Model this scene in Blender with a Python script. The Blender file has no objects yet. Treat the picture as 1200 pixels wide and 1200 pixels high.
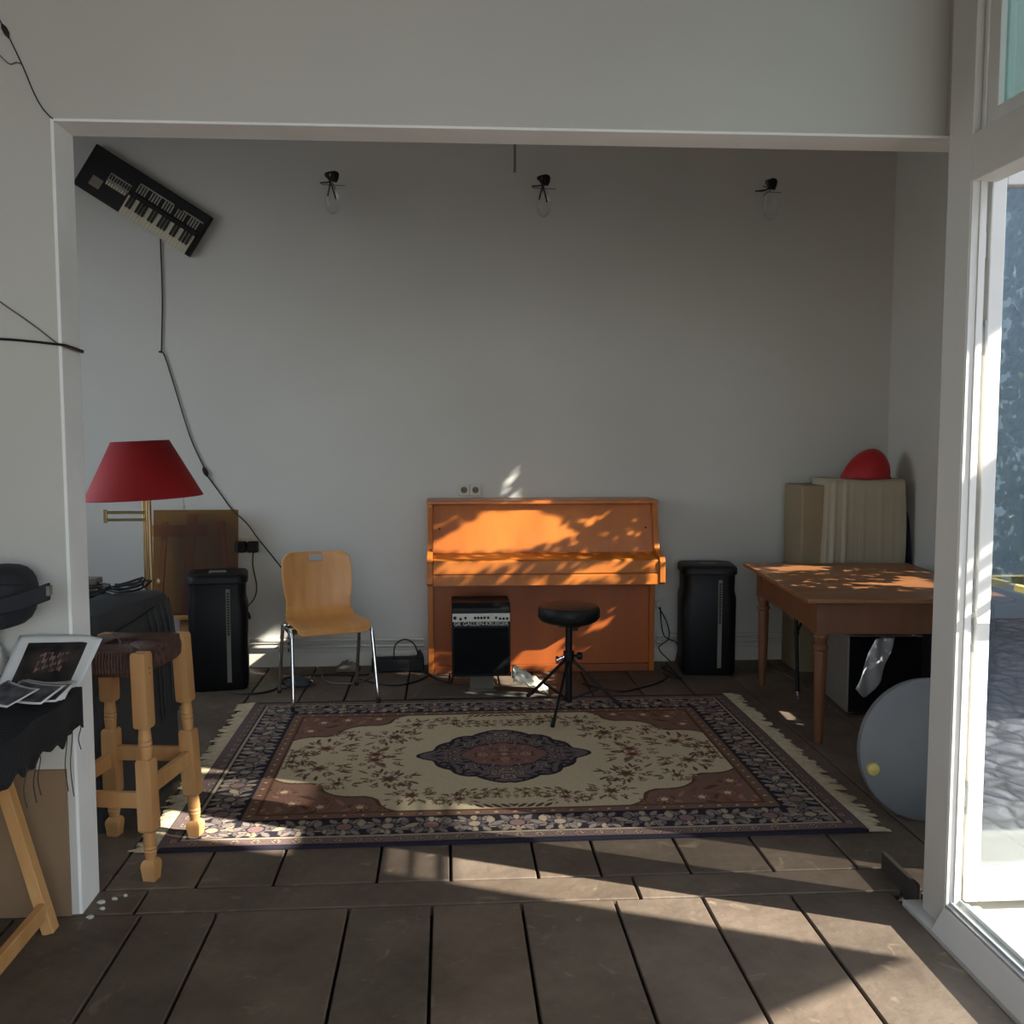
import bpy, math, random
import numpy as np
from mathutils import Vector, Matrix
random.seed(7)
PI = math.pi
R = math.radians
C = bpy.context.scene.collection
SC = bpy.context.scene

# ---------------------------------------------------------------- helpers
class MB:
    """Collects boxes, tubes, lathes, prisms and grids; build() links ONE mesh object."""
    def __init__(s):
        s.v = []; s.f = []
    def add(s, vs, fs, M=None):
        b = len(s.v)
        for p in vs:
            p = Vector(p)
            s.v.append(tuple(M @ p) if M is not None else tuple(p))
        for f in fs:
            s.f.append([b + i for i in f])
        return s
    def box(s, lo, hi, M=None):
        x0, y0, z0 = lo; x1, y1, z1 = hi
        vs = [(x0,y0,z0),(x1,y0,z0),(x1,y1,z0),(x0,y1,z0),(x0,y0,z1),(x1,y0,z1),(x1,y1,z1),(x0,y1,z1)]
        return s.add(vs, [(3,2,1,0),(4,5,6,7),(0,1,5,4),(1,2,6,5),(2,3,7,6),(3,0,4,7)], M)
    def hexa(s, bot, top, M=None):
        return s.add(list(bot) + list(top), [(3,2,1,0),(4,5,6,7),(0,1,5,4),(1,2,6,5),(2,3,7,6),(3,0,4,7)], M)
    def bar(s, p, q, w, h, up=(0,0,1), M=None):
        p = Vector(p); q = Vector(q); d = (q - p).normalized(); u = Vector(up)
        sd = d.cross(u).normalized(); u2 = sd.cross(d).normalized()
        def ring(c): return [c - sd*w/2 - u2*h/2, c + sd*w/2 - u2*h/2, c + sd*w/2 + u2*h/2, c - sd*w/2 + u2*h/2]
        vs = ring(p) + ring(q)
        return s.add(vs, [(0,1,2,3),(7,6,5,4),(0,4,5,1),(1,5,6,2),(2,6,7,3),(3,7,4,0)], M)
    def tube(s, pts, r, n=8, M=None, closed=False):
        pts = [Vector(p) for p in pts]; m = len(pts)
        rs = r if isinstance(r, (list, tuple)) else [r]*m
        vs = []; fs = []; prev = None
        for i, p in enumerate(pts):
            if closed: d = pts[(i+1) % m] - pts[i-1]
            else: d = pts[min(i+1, m-1)] - pts[max(i-1, 0)]
            d.normalize()
            if prev is None:
                a = Vector((0,0,1)) if abs(d.z) < .9 else Vector((1,0,0))
                u = d.cross(a).normalized()
            else:
                u = (prev - d*prev.dot(d)).normalized()
            prev = u; w = d.cross(u)
            for k in range(n):
                t = 2*PI*k/n
                vs.append(p + (u*math.cos(t) + w*math.sin(t))*rs[i])
        for i in range(m if closed else m-1):
            j = (i+1) % m
            for k in range(n):
                fs.append((i*n+k, i*n+(k+1) % n, j*n+(k+1) % n, j*n+k))
        if not closed:
            fs.append(tuple(range(n-1, -1, -1))); fs.append(tuple((m-1)*n+k for k in range(n)))
        return s.add(vs, fs, M)
    def lathe(s, prof, n=24, M=None, cap=True):
        vs = []; fs = []; m = len(prof)
        for r, z in prof:
            for k in range(n):
                t = 2*PI*k/n
                vs.append((r*math.cos(t), r*math.sin(t), z))
        for i in range(m-1):
            for k in range(n):
                fs.append((i*n+k, i*n+(k+1) % n, (i+1)*n+(k+1) % n, (i+1)*n+k))
        if cap:
            fs.append(tuple(range(n-1, -1, -1))); fs.append(tuple((m-1)*n+k for k in range(n)))
        return s.add(vs, fs, M)
    def loft(s, rings, M=None, cap=True):
        n = len(rings[0]); vs = [p for r in rings for p in r]; fs = []
        for i in range(len(rings)-1):
            for k in range(n):
                fs.append((i*n+k, i*n+(k+1) % n, (i+1)*n+(k+1) % n, (i+1)*n+k))
        if cap:
            fs.append(tuple(range(n-1, -1, -1))); fs.append(tuple((len(rings)-1)*n+k for k in range(n)))
        return s.add(vs, fs, M)
    def prism(s, poly, axis, a, b, M=None):
        def P(p, t):
            if axis == 'x': return (t, p[0], p[1])
            if axis == 'y': return (p[0], t, p[1])
            return (p[0], p[1], t)
        n = len(poly)
        vs = [P(p, a) for p in poly] + [P(p, b) for p in poly]
        fs = [tuple(range(n-1, -1, -1)), tuple(range(n, 2*n))] + [(i, (i+1) % n, n+(i+1) % n, n+i) for i in range(n)]
        return s.add(vs, fs, M)
    def grid(s, fn, nu, nv, M=None, skip=None):
        vs = [fn(i/nu, j/nv) for j in range(nv+1) for i in range(nu+1)]
        fs = [(j*(nu+1)+i, j*(nu+1)+i+1, (j+1)*(nu+1)+i+1, (j+1)*(nu+1)+i) for j in range(nv) for i in range(nu)
              if not (skip and skip((i+.5)/nu, (j+.5)/nv))]
        return s.add(vs, fs, M)
    def build(s, name, mat, parent=None, smooth=True, bev=0, seg=2, solid=0, sub=0, loc=None, rot=None, ang=40):
        me = bpy.data.meshes.new(name)
        me.from_pydata(s.v, [], s.f); me.validate(); me.update()
        import bmesh
        bm = bmesh.new(); bm.from_mesh(me); bmesh.ops.recalc_face_normals(bm, faces=bm.faces); bm.to_mesh(me); bm.free()
        if smooth:
            me.polygons.foreach_set('use_smooth', [True]*len(me.polygons))
            me.set_sharp_from_angle(angle=R(ang))
        o = bpy.data.objects.new(name, me); C.objects.link(o)
        if mat: me.materials.append(mat)
        if parent: o.parent = parent
        if loc: o.location = loc
        if rot: o.rotation_euler = rot
        if solid:
            m = o.modifiers.new('solid', 'SOLIDIFY'); m.thickness = solid; m.offset = 0
        if bev:
            m = o.modifiers.new('bevel', 'BEVEL'); m.width = bev; m.segments = seg; m.limit_method = 'ANGLE'; m.angle_limit = R(35)
        if sub:
            m = o.modifiers.new('sub', 'SUBSURF'); m.levels = sub; m.render_levels = sub
        return o

def tag(o, label, cat, group=None, kind=None):
    o['label'] = label; o['category'] = cat
    if group: o['group'] = group
    if kind: o['kind'] = kind
    return o
def thing(name, label, cat, loc=(0,0,0), rz=0, group=None, rot=None):
    o = bpy.data.objects.new(name, None); C.objects.link(o)
    o.empty_display_size = .1
    o.location = loc; o.rotation_euler = rot if rot else (0,0,rz)
    return tag(o, label, cat, group)
def struct(o, label=None):
    o['kind'] = 'structure'
    if label: o['label'] = label
    return o
def lab(o, label):
    o['label'] = label; return o
def copy_tree(o, parent=None):
    c = o.copy(); C.objects.link(c)
    if parent: c.parent = parent
    for ch in list(o.children): copy_tree(ch, c)
    return c
def T(x, y, z): return Matrix.Translation((x, y, z))
def RX(a): return Matrix.Rotation(a, 4, 'X')
def RY(a): return Matrix.Rotation(a, 4, 'Y')
def RZ(a): return Matrix.Rotation(a, 4, 'Z')
def rrect(hx, hy, r, z, n=5, cx=0, cy=0):
    pts = []
    for qx, qy, a0 in ((1,1,0),(-1,1,90),(-1,-1,180),(1,-1,270)):
        for k in range(n):
            a = R(a0 + 90*k/(n-1))
            pts.append((cx + qx*(hx-r) + r*math.cos(a), cy + qy*(hy-r) + r*math.sin(a), z))
    return pts
def smooth_path(pts, n=8):
    P = [Vector(p) for p in pts]; out = []
    for i in range(len(P)-1):
        p0 = P[max(i-1,0)]; p1 = P[i]; p2 = P[i+1]; p3 = P[min(i+2,len(P)-1)]
        for k in range(n):
            t = k/n
            out.append(.5*((2*p1) + (p2-p0)*t + (2*p0-5*p1+4*p2-p3)*t*t + (3*p1-p0-3*p2+p3)*t**3))
    out.append(P[-1]); return out

# ---------------------------------------------------------------- materials
def srgb(r, g, b):
    return tuple(((c/255)/12.92 if c/255 <= .04045 else ((c/255+.055)/1.055)**2.4) for c in (r,g,b)) + (1,)
def mat(name, col, rough=.6, metal=0, spec=.5, var=.0, vscale=8, col2=None, bump=0, bscale=60, stretch=None, emit=None, sheen=0, detail=4):
    m = bpy.data.materials.new(name); m.use_nodes = True
    nt = m.node_tree; b = nt.nodes['Principled BSDF']
    b.inputs['Roughness'].default_value = rough; b.inputs['Metallic'].default_value = metal
    b.inputs['Specular IOR Level'].default_value = spec
    b.inputs['Base Color'].default_value = col
    if sheen: b.inputs['Sheen Weight'].default_value = sheen
    tc = nt.nodes.new('ShaderNodeTexCoord'); mp = nt.nodes.new('ShaderNodeMapping')
    nt.links.new(tc.outputs['Object'], mp.inputs['Vector'])
    if stretch: mp.inputs['Scale'].default_value = stretch
    if var or col2:
        c2 = col2 or tuple(max(0, c*(1-var)) for c in col[:3]) + (1,)
        nz = nt.nodes.new('ShaderNodeTexNoise'); nz.inputs['Scale'].default_value = vscale; nz.inputs['Detail'].default_value = detail
        nt.links.new(mp.outputs[0], nz.inputs['Vector'])
        rp = nt.nodes.new('ShaderNodeValToRGB'); rp.color_ramp.elements[0].position = .33; rp.color_ramp.elements[1].position = .67
        rp.color_ramp.elements[0].color = c2; rp.color_ramp.elements[1].color = col
        nt.links.new(nz.outputs['Fac'], rp.inputs['Fac']); nt.links.new(rp.outputs['Color'], b.inputs['Base Color'])
    if bump:
        n2 = nt.nodes.new('ShaderNodeTexNoise'); n2.inputs['Scale'].default_value = bscale; n2.inputs['Detail'].default_value = 5
        nt.links.new(mp.outputs[0], n2.inputs['Vector'])
        bp = nt.nodes.new('ShaderNodeBump'); bp.inputs['Strength'].default_value = bump; bp.inputs['Distance'].default_value = .01
        nt.links.new(n2.outputs['Fac'], bp.inputs['Height']); nt.links.new(bp.outputs['Normal'], b.inputs['Normal'])
    return m
def glass_mat(name, tint, gloss, rough=.0):
    m = bpy.data.materials.new(name); m.use_nodes = True
    nt = m.node_tree; nt.nodes.clear()
    out = nt.nodes.new('ShaderNodeOutputMaterial'); mx = nt.nodes.new('ShaderNodeMixShader')
    tr = nt.nodes.new('ShaderNodeBsdfTransparent'); gl = nt.nodes.new('ShaderNodeBsdfGlossy')
    tr.inputs['Color'].default_value = tint; gl.inputs['Roughness'].default_value = rough
    gl.inputs['Color'].default_value = (.9,.97,1,1)
    lw = nt.nodes.new('ShaderNodeLayerWeight'); lw.inputs['Blend'].default_value = .35
    ml = nt.nodes.new('ShaderNodeMath'); ml.operation = 'MULTIPLY_ADD'
    ml.inputs[1].default_value = .35; ml.inputs[2].default_value = gloss
    nt.links.new(lw.outputs['Fresnel'], ml.inputs[0]); nt.links.new(ml.outputs[0], mx.inputs['Fac'])
    nt.links.new(tr.outputs[0], mx.inputs[1]); nt.links.new(gl.outputs[0], mx.inputs[2]); nt.links.new(mx.outputs[0], out.inputs['Surface'])
    return m

M = {}
M['plaster'] = mat('plaster', srgb(200,199,193), .85, var=.06, vscale=1.3, bump=.12, bscale=14, spec=.2)
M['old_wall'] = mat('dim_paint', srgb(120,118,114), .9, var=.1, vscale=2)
M['ceil'] = mat('ceiling_paint', srgb(205,202,194), .9, var=.05, vscale=1.2, spec=.2)
M['jamb'] = mat('jamb_lit_tone', srgb(246,247,245), .7, var=.06, vscale=5, bump=.2, bscale=20)  # whiter than the plaster, so window and bounce light sits in the colour
M['frame_white'] = mat('white_lacquer', srgb(216,215,210), .35, var=.05, vscale=6)
M['frame_grey'] = mat('frame_paint', srgb(205,203,197), .45, var=.05, vscale=3)
M['alu'] = mat('aluminium', srgb(200,204,205), .35, metal=.6, var=.1, vscale=20)
M['tan'] = mat('tan_paint', srgb(138,113,86), .7, var=.14, vscale=3)
M['piano'] = mat('cherry_veneer', srgb(190,112,44), .32, col2=srgb(168,92,34), vscale=5, stretch=(1,1,.12), detail=6)
M['piano_dark'] = mat('cherry_edge', srgb(146,74,28), .4, var=.2, vscale=8)
M['piano_low'] = mat('cherry_lower_panel', srgb(170,88,36), .38, col2=srgb(146,72,28), vscale=4, stretch=(1,1,.15), detail=6)
M['ply'] = mat('beech_plywood', srgb(220,162,98), .38, col2=srgb(206,144,80), vscale=6, stretch=(3,.6,.6), detail=6)
M['chrome'] = mat('chrome', srgb(220,220,222), .12, metal=1)
M['black_plastic'] = mat('black_plastic', srgb(14,14,16), .5, spec=.3, var=.2, vscale=20)
M['black_fabric'] = mat('black_fabric', srgb(20,21,25), .8, var=.3, vscale=40, bump=.25, bscale=200)
M['black_cover'] = mat('speaker_cover_vinyl', srgb(10,11,14), .5, spec=.3, var=.2, vscale=10, bump=.1, bscale=120)
M['grille'] = mat('amplifier_grille', srgb(9,10,12), .8, spec=.15, bump=.4, bscale=400)
M['rubber'] = mat('black_rubber', srgb(18,18,18), .7)
M['cable'] = mat('cable_rubber', srgb(16,16,17), .5)
M['cable_grey'] = mat('grey_cable', srgb(105,102,96), .6)
M['silver'] = mat('brushed_silver', srgb(196,194,186), .4, metal=.3, var=.1, vscale=30)
M['throne'] = mat('black_leatherette', srgb(20,23,23), .5, spec=.3, var=.2, vscale=12, bump=.2, bscale=90)
M['table_top'] = mat('table_veneer', srgb(152,102,64), .36, col2=srgb(128,82,50), vscale=4, stretch=(.25,2.5,1), detail=6)
M['table_leg'] = mat('table_wood', srgb(118,74,46), .5, var=.22, vscale=6, stretch=(2,2,.3))
M['pine'] = mat('pine', srgb(198,152,100), .5, col2=srgb(178,126,74), vscale=5, stretch=(3,3,.35), detail=6)
M['pine_pale'] = mat('pine_pale', srgb(206,160,104), .55, col2=srgb(186,136,80), vscale=5, stretch=(2,2,.5), detail=6)
M['rush'] = mat('woven_rush', srgb(98,66,52), .7, col2=srgb(52,34,28), vscale=9, stretch=(1,6,4), bump=.7, bscale=60)
M['red_shade'] = mat('red_lamp_fabric', srgb(156,8,14), .75, var=.12, vscale=5)
M['red_cloth'] = mat('red_shell', srgb(176,28,30), .5, var=.12, vscale=6)
M['brass'] = mat('dull_brass', srgb(176,150,112), .3, metal=.9, var=.15, vscale=10)
M['case_cloth'] = mat('charcoal_cover', srgb(60,63,66), .75, var=.18, vscale=6, bump=.25, bscale=50)
M['sheet'] = mat('cream_sheet', srgb(182,171,150), .85, var=.06, vscale=3, bump=.2, bscale=20)
M['box_board'] = mat('beige_board', srgb(150,134,106), .85, var=.08, vscale=3)  # beige tone of the box, darker than the sheet
M['navy'] = mat('dark_blue_fabric', srgb(34,48,68), .8, var=.2, vscale=8)
M['grey_box'] = mat('grey_vinyl', srgb(122,116,106), .7, var=.1, vscale=4, bump=.15, bscale=80)
M['bin'] = mat('blue_grey_plastic', srgb(100,108,120), .5, var=.1, vscale=4)
M['foil'] = mat('silver_foil', srgb(196,196,200), .3, metal=.5, bump=.9, bscale=12)
M['disc'] = mat('grey_disc_paint', srgb(118,120,124), .6, var=.1, vscale=3)
M['yellow'] = mat('pale_yellow', srgb(205,190,110), .6, var=.1, vscale=10)
M['paper'] = mat('white_paper', srgb(214,214,212), .6, var=.04, vscale=4)
M['ivory'] = mat('ivory_keys', srgb(196,188,166), .35, var=.06, vscale=10)
M['key_black'] = mat('black_keys', srgb(14,14,14), .35)
M['key_grey'] = mat('grey_tabs', srgb(150,146,134), .5, var=.2, vscale=20)
M['outlet'] = mat('outlet_plastic', srgb(192,186,172), .4, var=.03)
M['dark_hole'] = mat('socket_recess', srgb(96,92,84), .6)
M['bag'] = mat('bag_nylon', srgb(24,28,35), .75, var=.25, vscale=15, bump=.2, bscale=220)
M['cloth_black'] = mat('black_tablecloth', srgb(17,19,24), .9, var=.2, vscale=10, bump=.3, bscale=60)
M['mat_grey'] = mat('grey_floor_sheet', srgb(96,90,80), .7, var=.15, vscale=4)
M['crumple'] = mat('crumpled_plastic', srgb(206,204,190), .5, var=.1, vscale=20)
M['grey_cloth'] = mat('grey_rag', srgb(112,100,90), .9, var=.2, vscale=15)
M['chip'] = mat('plaster_chip', srgb(186,182,174), .9)
M['skirt'] = mat('pipe_paint', srgb(205,200,188), .5, var=.08, vscale=5)
M['stone'] = mat('pale_step', srgb(215,212,204), .8, var=.1, vscale=5)
M['house'] = mat('blue_grey_render', srgb(172,190,204), .9, var=.08, vscale=1.2)
M['sun_stop'] = mat('sun_stop_wood', srgb(62,56,50), .8, var=.2, vscale=6)
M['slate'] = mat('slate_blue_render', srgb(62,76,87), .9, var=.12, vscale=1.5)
M['beam'] = mat('sun_blocker_wood', srgb(120,100,80), .7, var=.2, vscale=4)
M['blocker_sheet'] = mat('blocker_sheet_fabric', srgb(190,190,180), .9, var=.05)
M['leafm'] = mat('leaf_mask_green', srgb(58,88,40), .6, col2=srgb(38,62,26), vscale=6)
M['clear'] = glass_mat('clear_glass', (.985,.99,.985,1), .03)
M['door_glass'] = glass_mat('door_glass', (.95,.965,.97,1), .15)
M['upper_glass'] = glass_mat('upper_glass', (.7,.84,.8,1), .12)
M['smoked'] = glass_mat('smoked_acrylic', (.60,.42,.16,1), .03, .04)
M['bulb'] = glass_mat('bulb_glass', (.965,.96,.955,1), .015)

def floor_mat():
    m = bpy.data.materials.new('old_floor_paint'); m.use_nodes = True
    nt = m.node_tree; b = nt.nodes['Principled BSDF']; L = nt.links.new
    tc = nt.nodes.new('ShaderNodeTexCoord')
    at = nt.nodes.new('ShaderNodeAttribute'); at.attribute_name = 'tone'
    n1 = nt.nodes.new('ShaderNodeTexNoise'); n1.inputs['Scale'].default_value = 3.2; n1.inputs['Detail'].default_value = 8; n1.inputs['Roughness'].default_value = .65
    n2 = nt.nodes.new('ShaderNodeTexNoise'); n2.inputs['Scale'].default_value = 26; n2.inputs['Detail'].default_value = 8
    n3 = nt.nodes.new('ShaderNodeTexNoise'); n3.inputs['Scale'].default_value = 9; n3.inputs['Detail'].default_value = 10; n3.inputs['Distortion'].default_value = 1.5
    for n in (n1, n2, n3): L(tc.outputs['Object'], n.inputs['Vector'])
    r1 = nt.nodes.new('ShaderNodeValToRGB'); e = r1.color_ramp.elements
    e[0].position = .3; e[0].color = srgb(84,72,60); e[1].position = .72; e[1].color = srgb(116,102,88)
    L(n1.outputs['Fac'], r1.inputs['Fac'])
    r3 = nt.nodes.new('ShaderNodeValToRGB'); e = r3.color_ramp.elements
    e[0].position = .63; e[0].color = (0,0,0,1); e[1].position = .74; e[1].color = (.5,.5,.5,1)
    L(n3.outputs['Fac'], r3.inputs['Fac'])
    mx = nt.nodes.new('ShaderNodeMixRGB'); mx.inputs['Color2'].default_value = srgb(156,140,120)
    L(r3.outputs['Color'], mx.inputs['Fac']); L(r1.outputs['Color'], mx.inputs['Color1'])
    ml = nt.nodes.new('ShaderNodeMixRGB'); ml.blend_type = 'MULTIPLY'; ml.inputs['Fac'].default_value = 1
    L(mx.outputs[0], ml.inputs['Color1']); L(at.outputs['Color'], ml.inputs['Color2']); L(ml.outputs[0], b.inputs['Base Color'])
    rr = nt.nodes.new('ShaderNodeMapRange'); rr.inputs['To Min'].default_value = .42; rr.inputs['To Max'].default_value = .75
    L(n2.outputs['Fac'], rr.inputs['Value']); L(rr.outputs[0], b.inputs['Roughness'])
    bp = nt.nodes.new('ShaderNodeBump'); bp.inputs['Strength'].default_value = .35; bp.inputs['Distance'].default_value = .01
    L(n2.outputs['Fac'], bp.inputs['Height']); L(bp.outputs['Normal'], b.inputs['Normal'])
    b.inputs['Specular IOR Level'].default_value = .4
    return m
def cobble_mat():
    m = bpy.data.materials.new('cobblestones'); m.use_nodes = True
    nt = m.node_tree; b = nt.nodes['Principled BSDF']; L = nt.links.new
    tc = nt.nodes.new('ShaderNodeTexCoord')
    v = nt.nodes.new('ShaderNodeTexVoronoi'); v.feature = 'DISTANCE_TO_EDGE'; v.inputs['Scale'].default_value = 8
    c = nt.nodes.new('ShaderNodeTexVoronoi'); c.inputs['Scale'].default_value = 8
    for n in (v, c): L(tc.outputs['Object'], n.inputs['Vector'])
    r = nt.nodes.new('ShaderNodeValToRGB'); r.color_ramp.elements[0].position = .02; r.color_ramp.elements[1].position = .14
    r.color_ramp.elements[0].color = srgb(58,56,62); r.color_ramp.elements[1].color = srgb(122,120,128)
    L(v.outputs['Distance'], r.inputs['Fac']); L(r.outputs['Color'], b.inputs['Base Color'])
    bp = nt.nodes.new('ShaderNodeBump'); bp.inputs['Distance'].default_value = .03
    L(v.outputs['Distance'], bp.inputs['Height']); L(bp.outputs['Normal'], b.inputs['Normal'])
    b.inputs['Roughness'].default_value = .6
    return m
def attr_mat(name, rough=.95):
    m = bpy.data.materials.new(name); m.use_nodes = True
    nt = m.node_tree; b = nt.nodes['Principled BSDF']
    at = nt.nodes.new('ShaderNodeAttribute'); at.attribute_name = 'pile'
    nz = nt.nodes.new('ShaderNodeTexNoise'); nz.inputs['Scale'].default_value = 160
    tc = nt.nodes.new('ShaderNodeTexCoord'); nt.links.new(tc.outputs['Object'], nz.inputs['Vector'])
    nt.links.new(at.outputs['Color'], b.inputs['Base Color'])
    bp = nt.nodes.new('ShaderNodeBump'); bp.inputs['Strength'].default_value = .5; bp.inputs['Distance'].default_value = .004
    nt.links.new(nz.outputs['Fac'], bp.inputs['Height']); nt.links.new(bp.outputs['Normal'], b.inputs['Normal'])
    b.inputs['Roughness'].default_value = rough; b.inputs['Specular IOR Level'].default_value = .15
    return m

# ---------------------------------------------------------------- camera
H = 1.52
cam = bpy.data.cameras.new('camera'); cam.sensor_width = 36; cam.lens = 1160/1200*36; cam.clip_start = .05
co = bpy.data.objects.new('camera', cam); C.objects.link(co)
co.location = (0, 0, H); co.rotation_euler = (PI/2 - .082, 0, -.0644)
SC.camera = co

# ---------------------------------------------------------------- setting
WY0, WY1 = 3.09, 3.24      # partition wall between the front and the back room
BY = 6.38                  # back wall
RX_ = 2.90                 # right wall of the back room
LIN = 2.44
# floor planks
fb = MB(); tones = []
def plank(x0, x1, y0, y1, sk=0):
    g = .005; n0 = len(fb.f)
    fb.hexa([(x0+g,y0+g,-.05),(x1-g,y0+g,-.05),(x1-g+sk,y1-g,-.05),(x0+g+sk,y1-g,-.05)],
            [(x0+g,y0+g,0),(x1-g,y0+g,0),(x1-g+sk,y1-g,0),(x0+g+sk,y1-g,0)])
    t = random.uniform(.82, 1.1); w = random.uniform(-.03, .03)
    tones.extend([(t*(1+w), t, t*(1-w))]*(len(fb.f)-n0))
front = [-3.0,-2.55,-2.2,-1.75,-1.36,-.972,-.737,-.323,-.059,.229,.531,.821,1.115,1.455]
for a, b in zip(front[:-1], front[1:]): plank(a, b, -3.0, 3.08)
for a, b in zip([-3.2,-1.0,.62], [-1.0,.62,3.0]): plank(a, b, 3.08, 3.25)
back = [-3.2,-2.75,-2.3,-1.95,-1.5,-1.15,-.851,-.595,-.249,.001,.3,.519,.83,1.12,1.42,1.75,2.1,2.5,2.95]
for a, b in zip(back[:-1], back[1:]): plank(a, b, 3.25, 6.4)
n0 = len(fb.f); fb.box((-3.3,-3.1,-.12),(3.1,6.5,-.04)); tones.extend([(.12,.11,.1)]*6)
fl = struct(fb.build('floor', floor_mat(), smooth=False, bev=.003, seg=1))
ca = fl.data.color_attributes.new('tone', 'FLOAT_COLOR', 'CORNER')
# faces may be reordered by validation only when invalid, so tones follow the face order
buf = []
for p in fl.data.polygons:
    t = tones[p.index] if p.index < len(tones) else (1,1,1)
    buf.extend([t[0],t[1],t[2],1]*p.loop_total)
ca.data.foreach_set('color', buf)

struct(MB().box((-3.3,BY,-.05),(3.1,BY+.15,3.85)).build('wall_back', M['plaster'], smooth=False))
wl = MB().box((-3.35,3.09,-.05),(-3.2,3.5,3.85)).box((-3.35,5.7,-.05),(-3.2,BY+.1,3.85)).box((-3.35,3.5,-.05),(-3.2,5.7,1.0)).box((-3.35,3.5,3.1),(-3.2,5.7,3.85))  # opening added here to bring more sky light into the back room
struct(wl.build('wall_left_back', M['plaster'], smooth=False))
# partition: left pier and lintel, in one wall with its opening; edges a little uneven
pw = MB()
pw.box((-3.3,WY0,-.05),(-1.168,WY1,4.05))
pw.box((-1.168,WY0,LIN),(3.1,WY1,4.05))
struct(pw.build('wall_partition', M['plaster'], smooth=False))
struct(MB().box((-1.1685,WY0+.0006,0),(-1.158,WY1+.002,LIN)).build('trim_1', M['jamb'], smooth=False, bev=.0008), 'jamb of the wall opening, whitened to look lit by the windows')
struct(MB().box((-1.158,WY0+.0006,LIN-.008),(2.2,WY1+.002,LIN+.0005)).build('trim_5', M['jamb'], smooth=False, bev=.0008), 'underside of the lintel, whitened to look lit from the floor')  # extra strip, whitened to stand for light bounced off the floor
struct(MB().box((-2.95,WY0-.012,0),(-1.19,WY0,.47)).build('baseboard_left', M['tan'], smooth=False), 'tan painted lower band of the wall')
# right wall of the back room with a window opening
rw = MB()
WYA, WYB, WZA, WZB = 4.36, 5.36, .68, 2.98
rw.box((RX_,3.2,-.05),(RX_+.1,WYA,3.85)); rw.box((RX_,WYB,-.05),(RX_+.1,BY+.1,3.85))
rw.box((RX_,WYA,-.05),(RX_+.1,WYB,WZA)); rw.box((RX_,WYA,WZB),(RX_+.1,WYB,3.85))
struct(rw.build('wall_right_back', M['plaster'], smooth=False))
struct(MB().box((2.335,2.95,-.05),(3.0,WY1,LIN)).box((1.56,2.95,LIN),(3.0,3.09,4.0)).build('wall_right_front', M['plaster'], smooth=False))
struct(MB().box((-3.35,3.2,3.7),(3.1,BY+.1,3.85)).build('ceiling_back', M['ceil'], smooth=False))
struct(MB().box((-2.7,-3.1,3.75),(1.6,3.2,3.95)).build('ceiling', M['old_wall'], smooth=False))
struct(MB().box((-2.7,-3.1,-.05),(-2.55,3.1,3.9)).build('wall_left', M['old_wall'], smooth=False))
wr = MB().box((-2.7,-3.1,-.05),(1.6,-2.95,.5)).box((-2.7,-3.1,3.3),(1.6,-2.95,3.9)).box((-2.7,-3.1,.5),(-2.2,-2.95,3.3)).box((1.3,-3.1,.5),(1.6,-2.95,3.3))  # opening added behind the camera to light the back wall from the front
struct(wr.build('wall_rear', M['plaster'], smooth=False))

# glazed wall beside the camera: kerb, posts, transom, upper lights
def S(name, mb, m, label=None, **k):
    return struct(mb.build(name, m, **dict(dict(smooth=False), **k)), label)
kb = MB()
def kerb_ring(y): return [(1.452,y,-.02),(1.60,y,-.02),(1.60,y,.083),(1.490,y,.083),(1.452,y,.014)]
kb.loft([kerb_ring(-3.0), kerb_ring(2.798)]).box((1.452,2.798,-.02),(1.56,2.99,.014))
S('baseboard_right', kb, M['frame_grey'], 'grey painted kerb under the glazed door', bev=.002)
S('trim_6', MB().box((1.494,2.99,-.02),(1.512,3.24,.062)), M['sun_stop'], 'dark low board added by the glazed wall to end the sun patch', bev=.003)  # low board added to cut off the sun patch on the floor
wf = MB()
wf.box((1.492,2.798,0.0),(1.54,2.935,3.8))
wf.box((1.54,2.87,0.0),(1.56,3.0,3.8))
wf.box((1.492,.15,.083),(1.57,.27,3.8)); wf.box((1.492,-1.5,.083),(1.57,-1.38,3.8)); wf.box((1.492,-3.0,.083),(1.57,-2.9,3.8))
wf.box((1.492,-3.0,2.227),(1.57,2.798,2.362)); wf.box((1.492,-3.0,3.50),(1.57,2.798,3.8))
w1 = S('window_1', wf, M['frame_grey'], 'tall grey painted frame of the glazed wall', bev=.003)
sash = MB()
sash.box((1.515,2.715,2.362),(1.56,2.798,3.50)); sash.box((1.515,.27,2.362),(1.56,2.715,2.412)); sash.box((1.515,.27,3.44),(1.56,2.715,3.50)); sash.box((1.515,.27,2.412),(1.56,.33,3.44))
sash.box((1.508,2.768,2.362),(1.515,2.783,3.50))
sash.build('sash', M['frame_white'], w1, smooth=False, bev=.002)
MB().box((1.532,.33,2.412),(1.540,2.715,3.44)).build('glass', M['upper_glass'], w1, smooth=False)
MB().box((1.532,-1.38,.083),(1.540,.15,2.227)).build('glass', M['clear'], w1, smooth=False)
tk = MB().box((1.494,-1.38,.083),(1.565,2.796,.092)).box((1.506,.27,.092),(1.513,2.796,.101)).box((1.536,.27,.092),(1.540,2.796,.106))
S('trim_2', tk, M['alu'], 'bright aluminium threshold track of the door')
jb = MB().box((1.494,2.792,.092),(1.538,2.798,2.227)).box((1.515,2.786,.092),(1.521,2.792,2.227))
S('trim_3', jb, M['frame_white'], 'sunlit white door frame strip')

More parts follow.
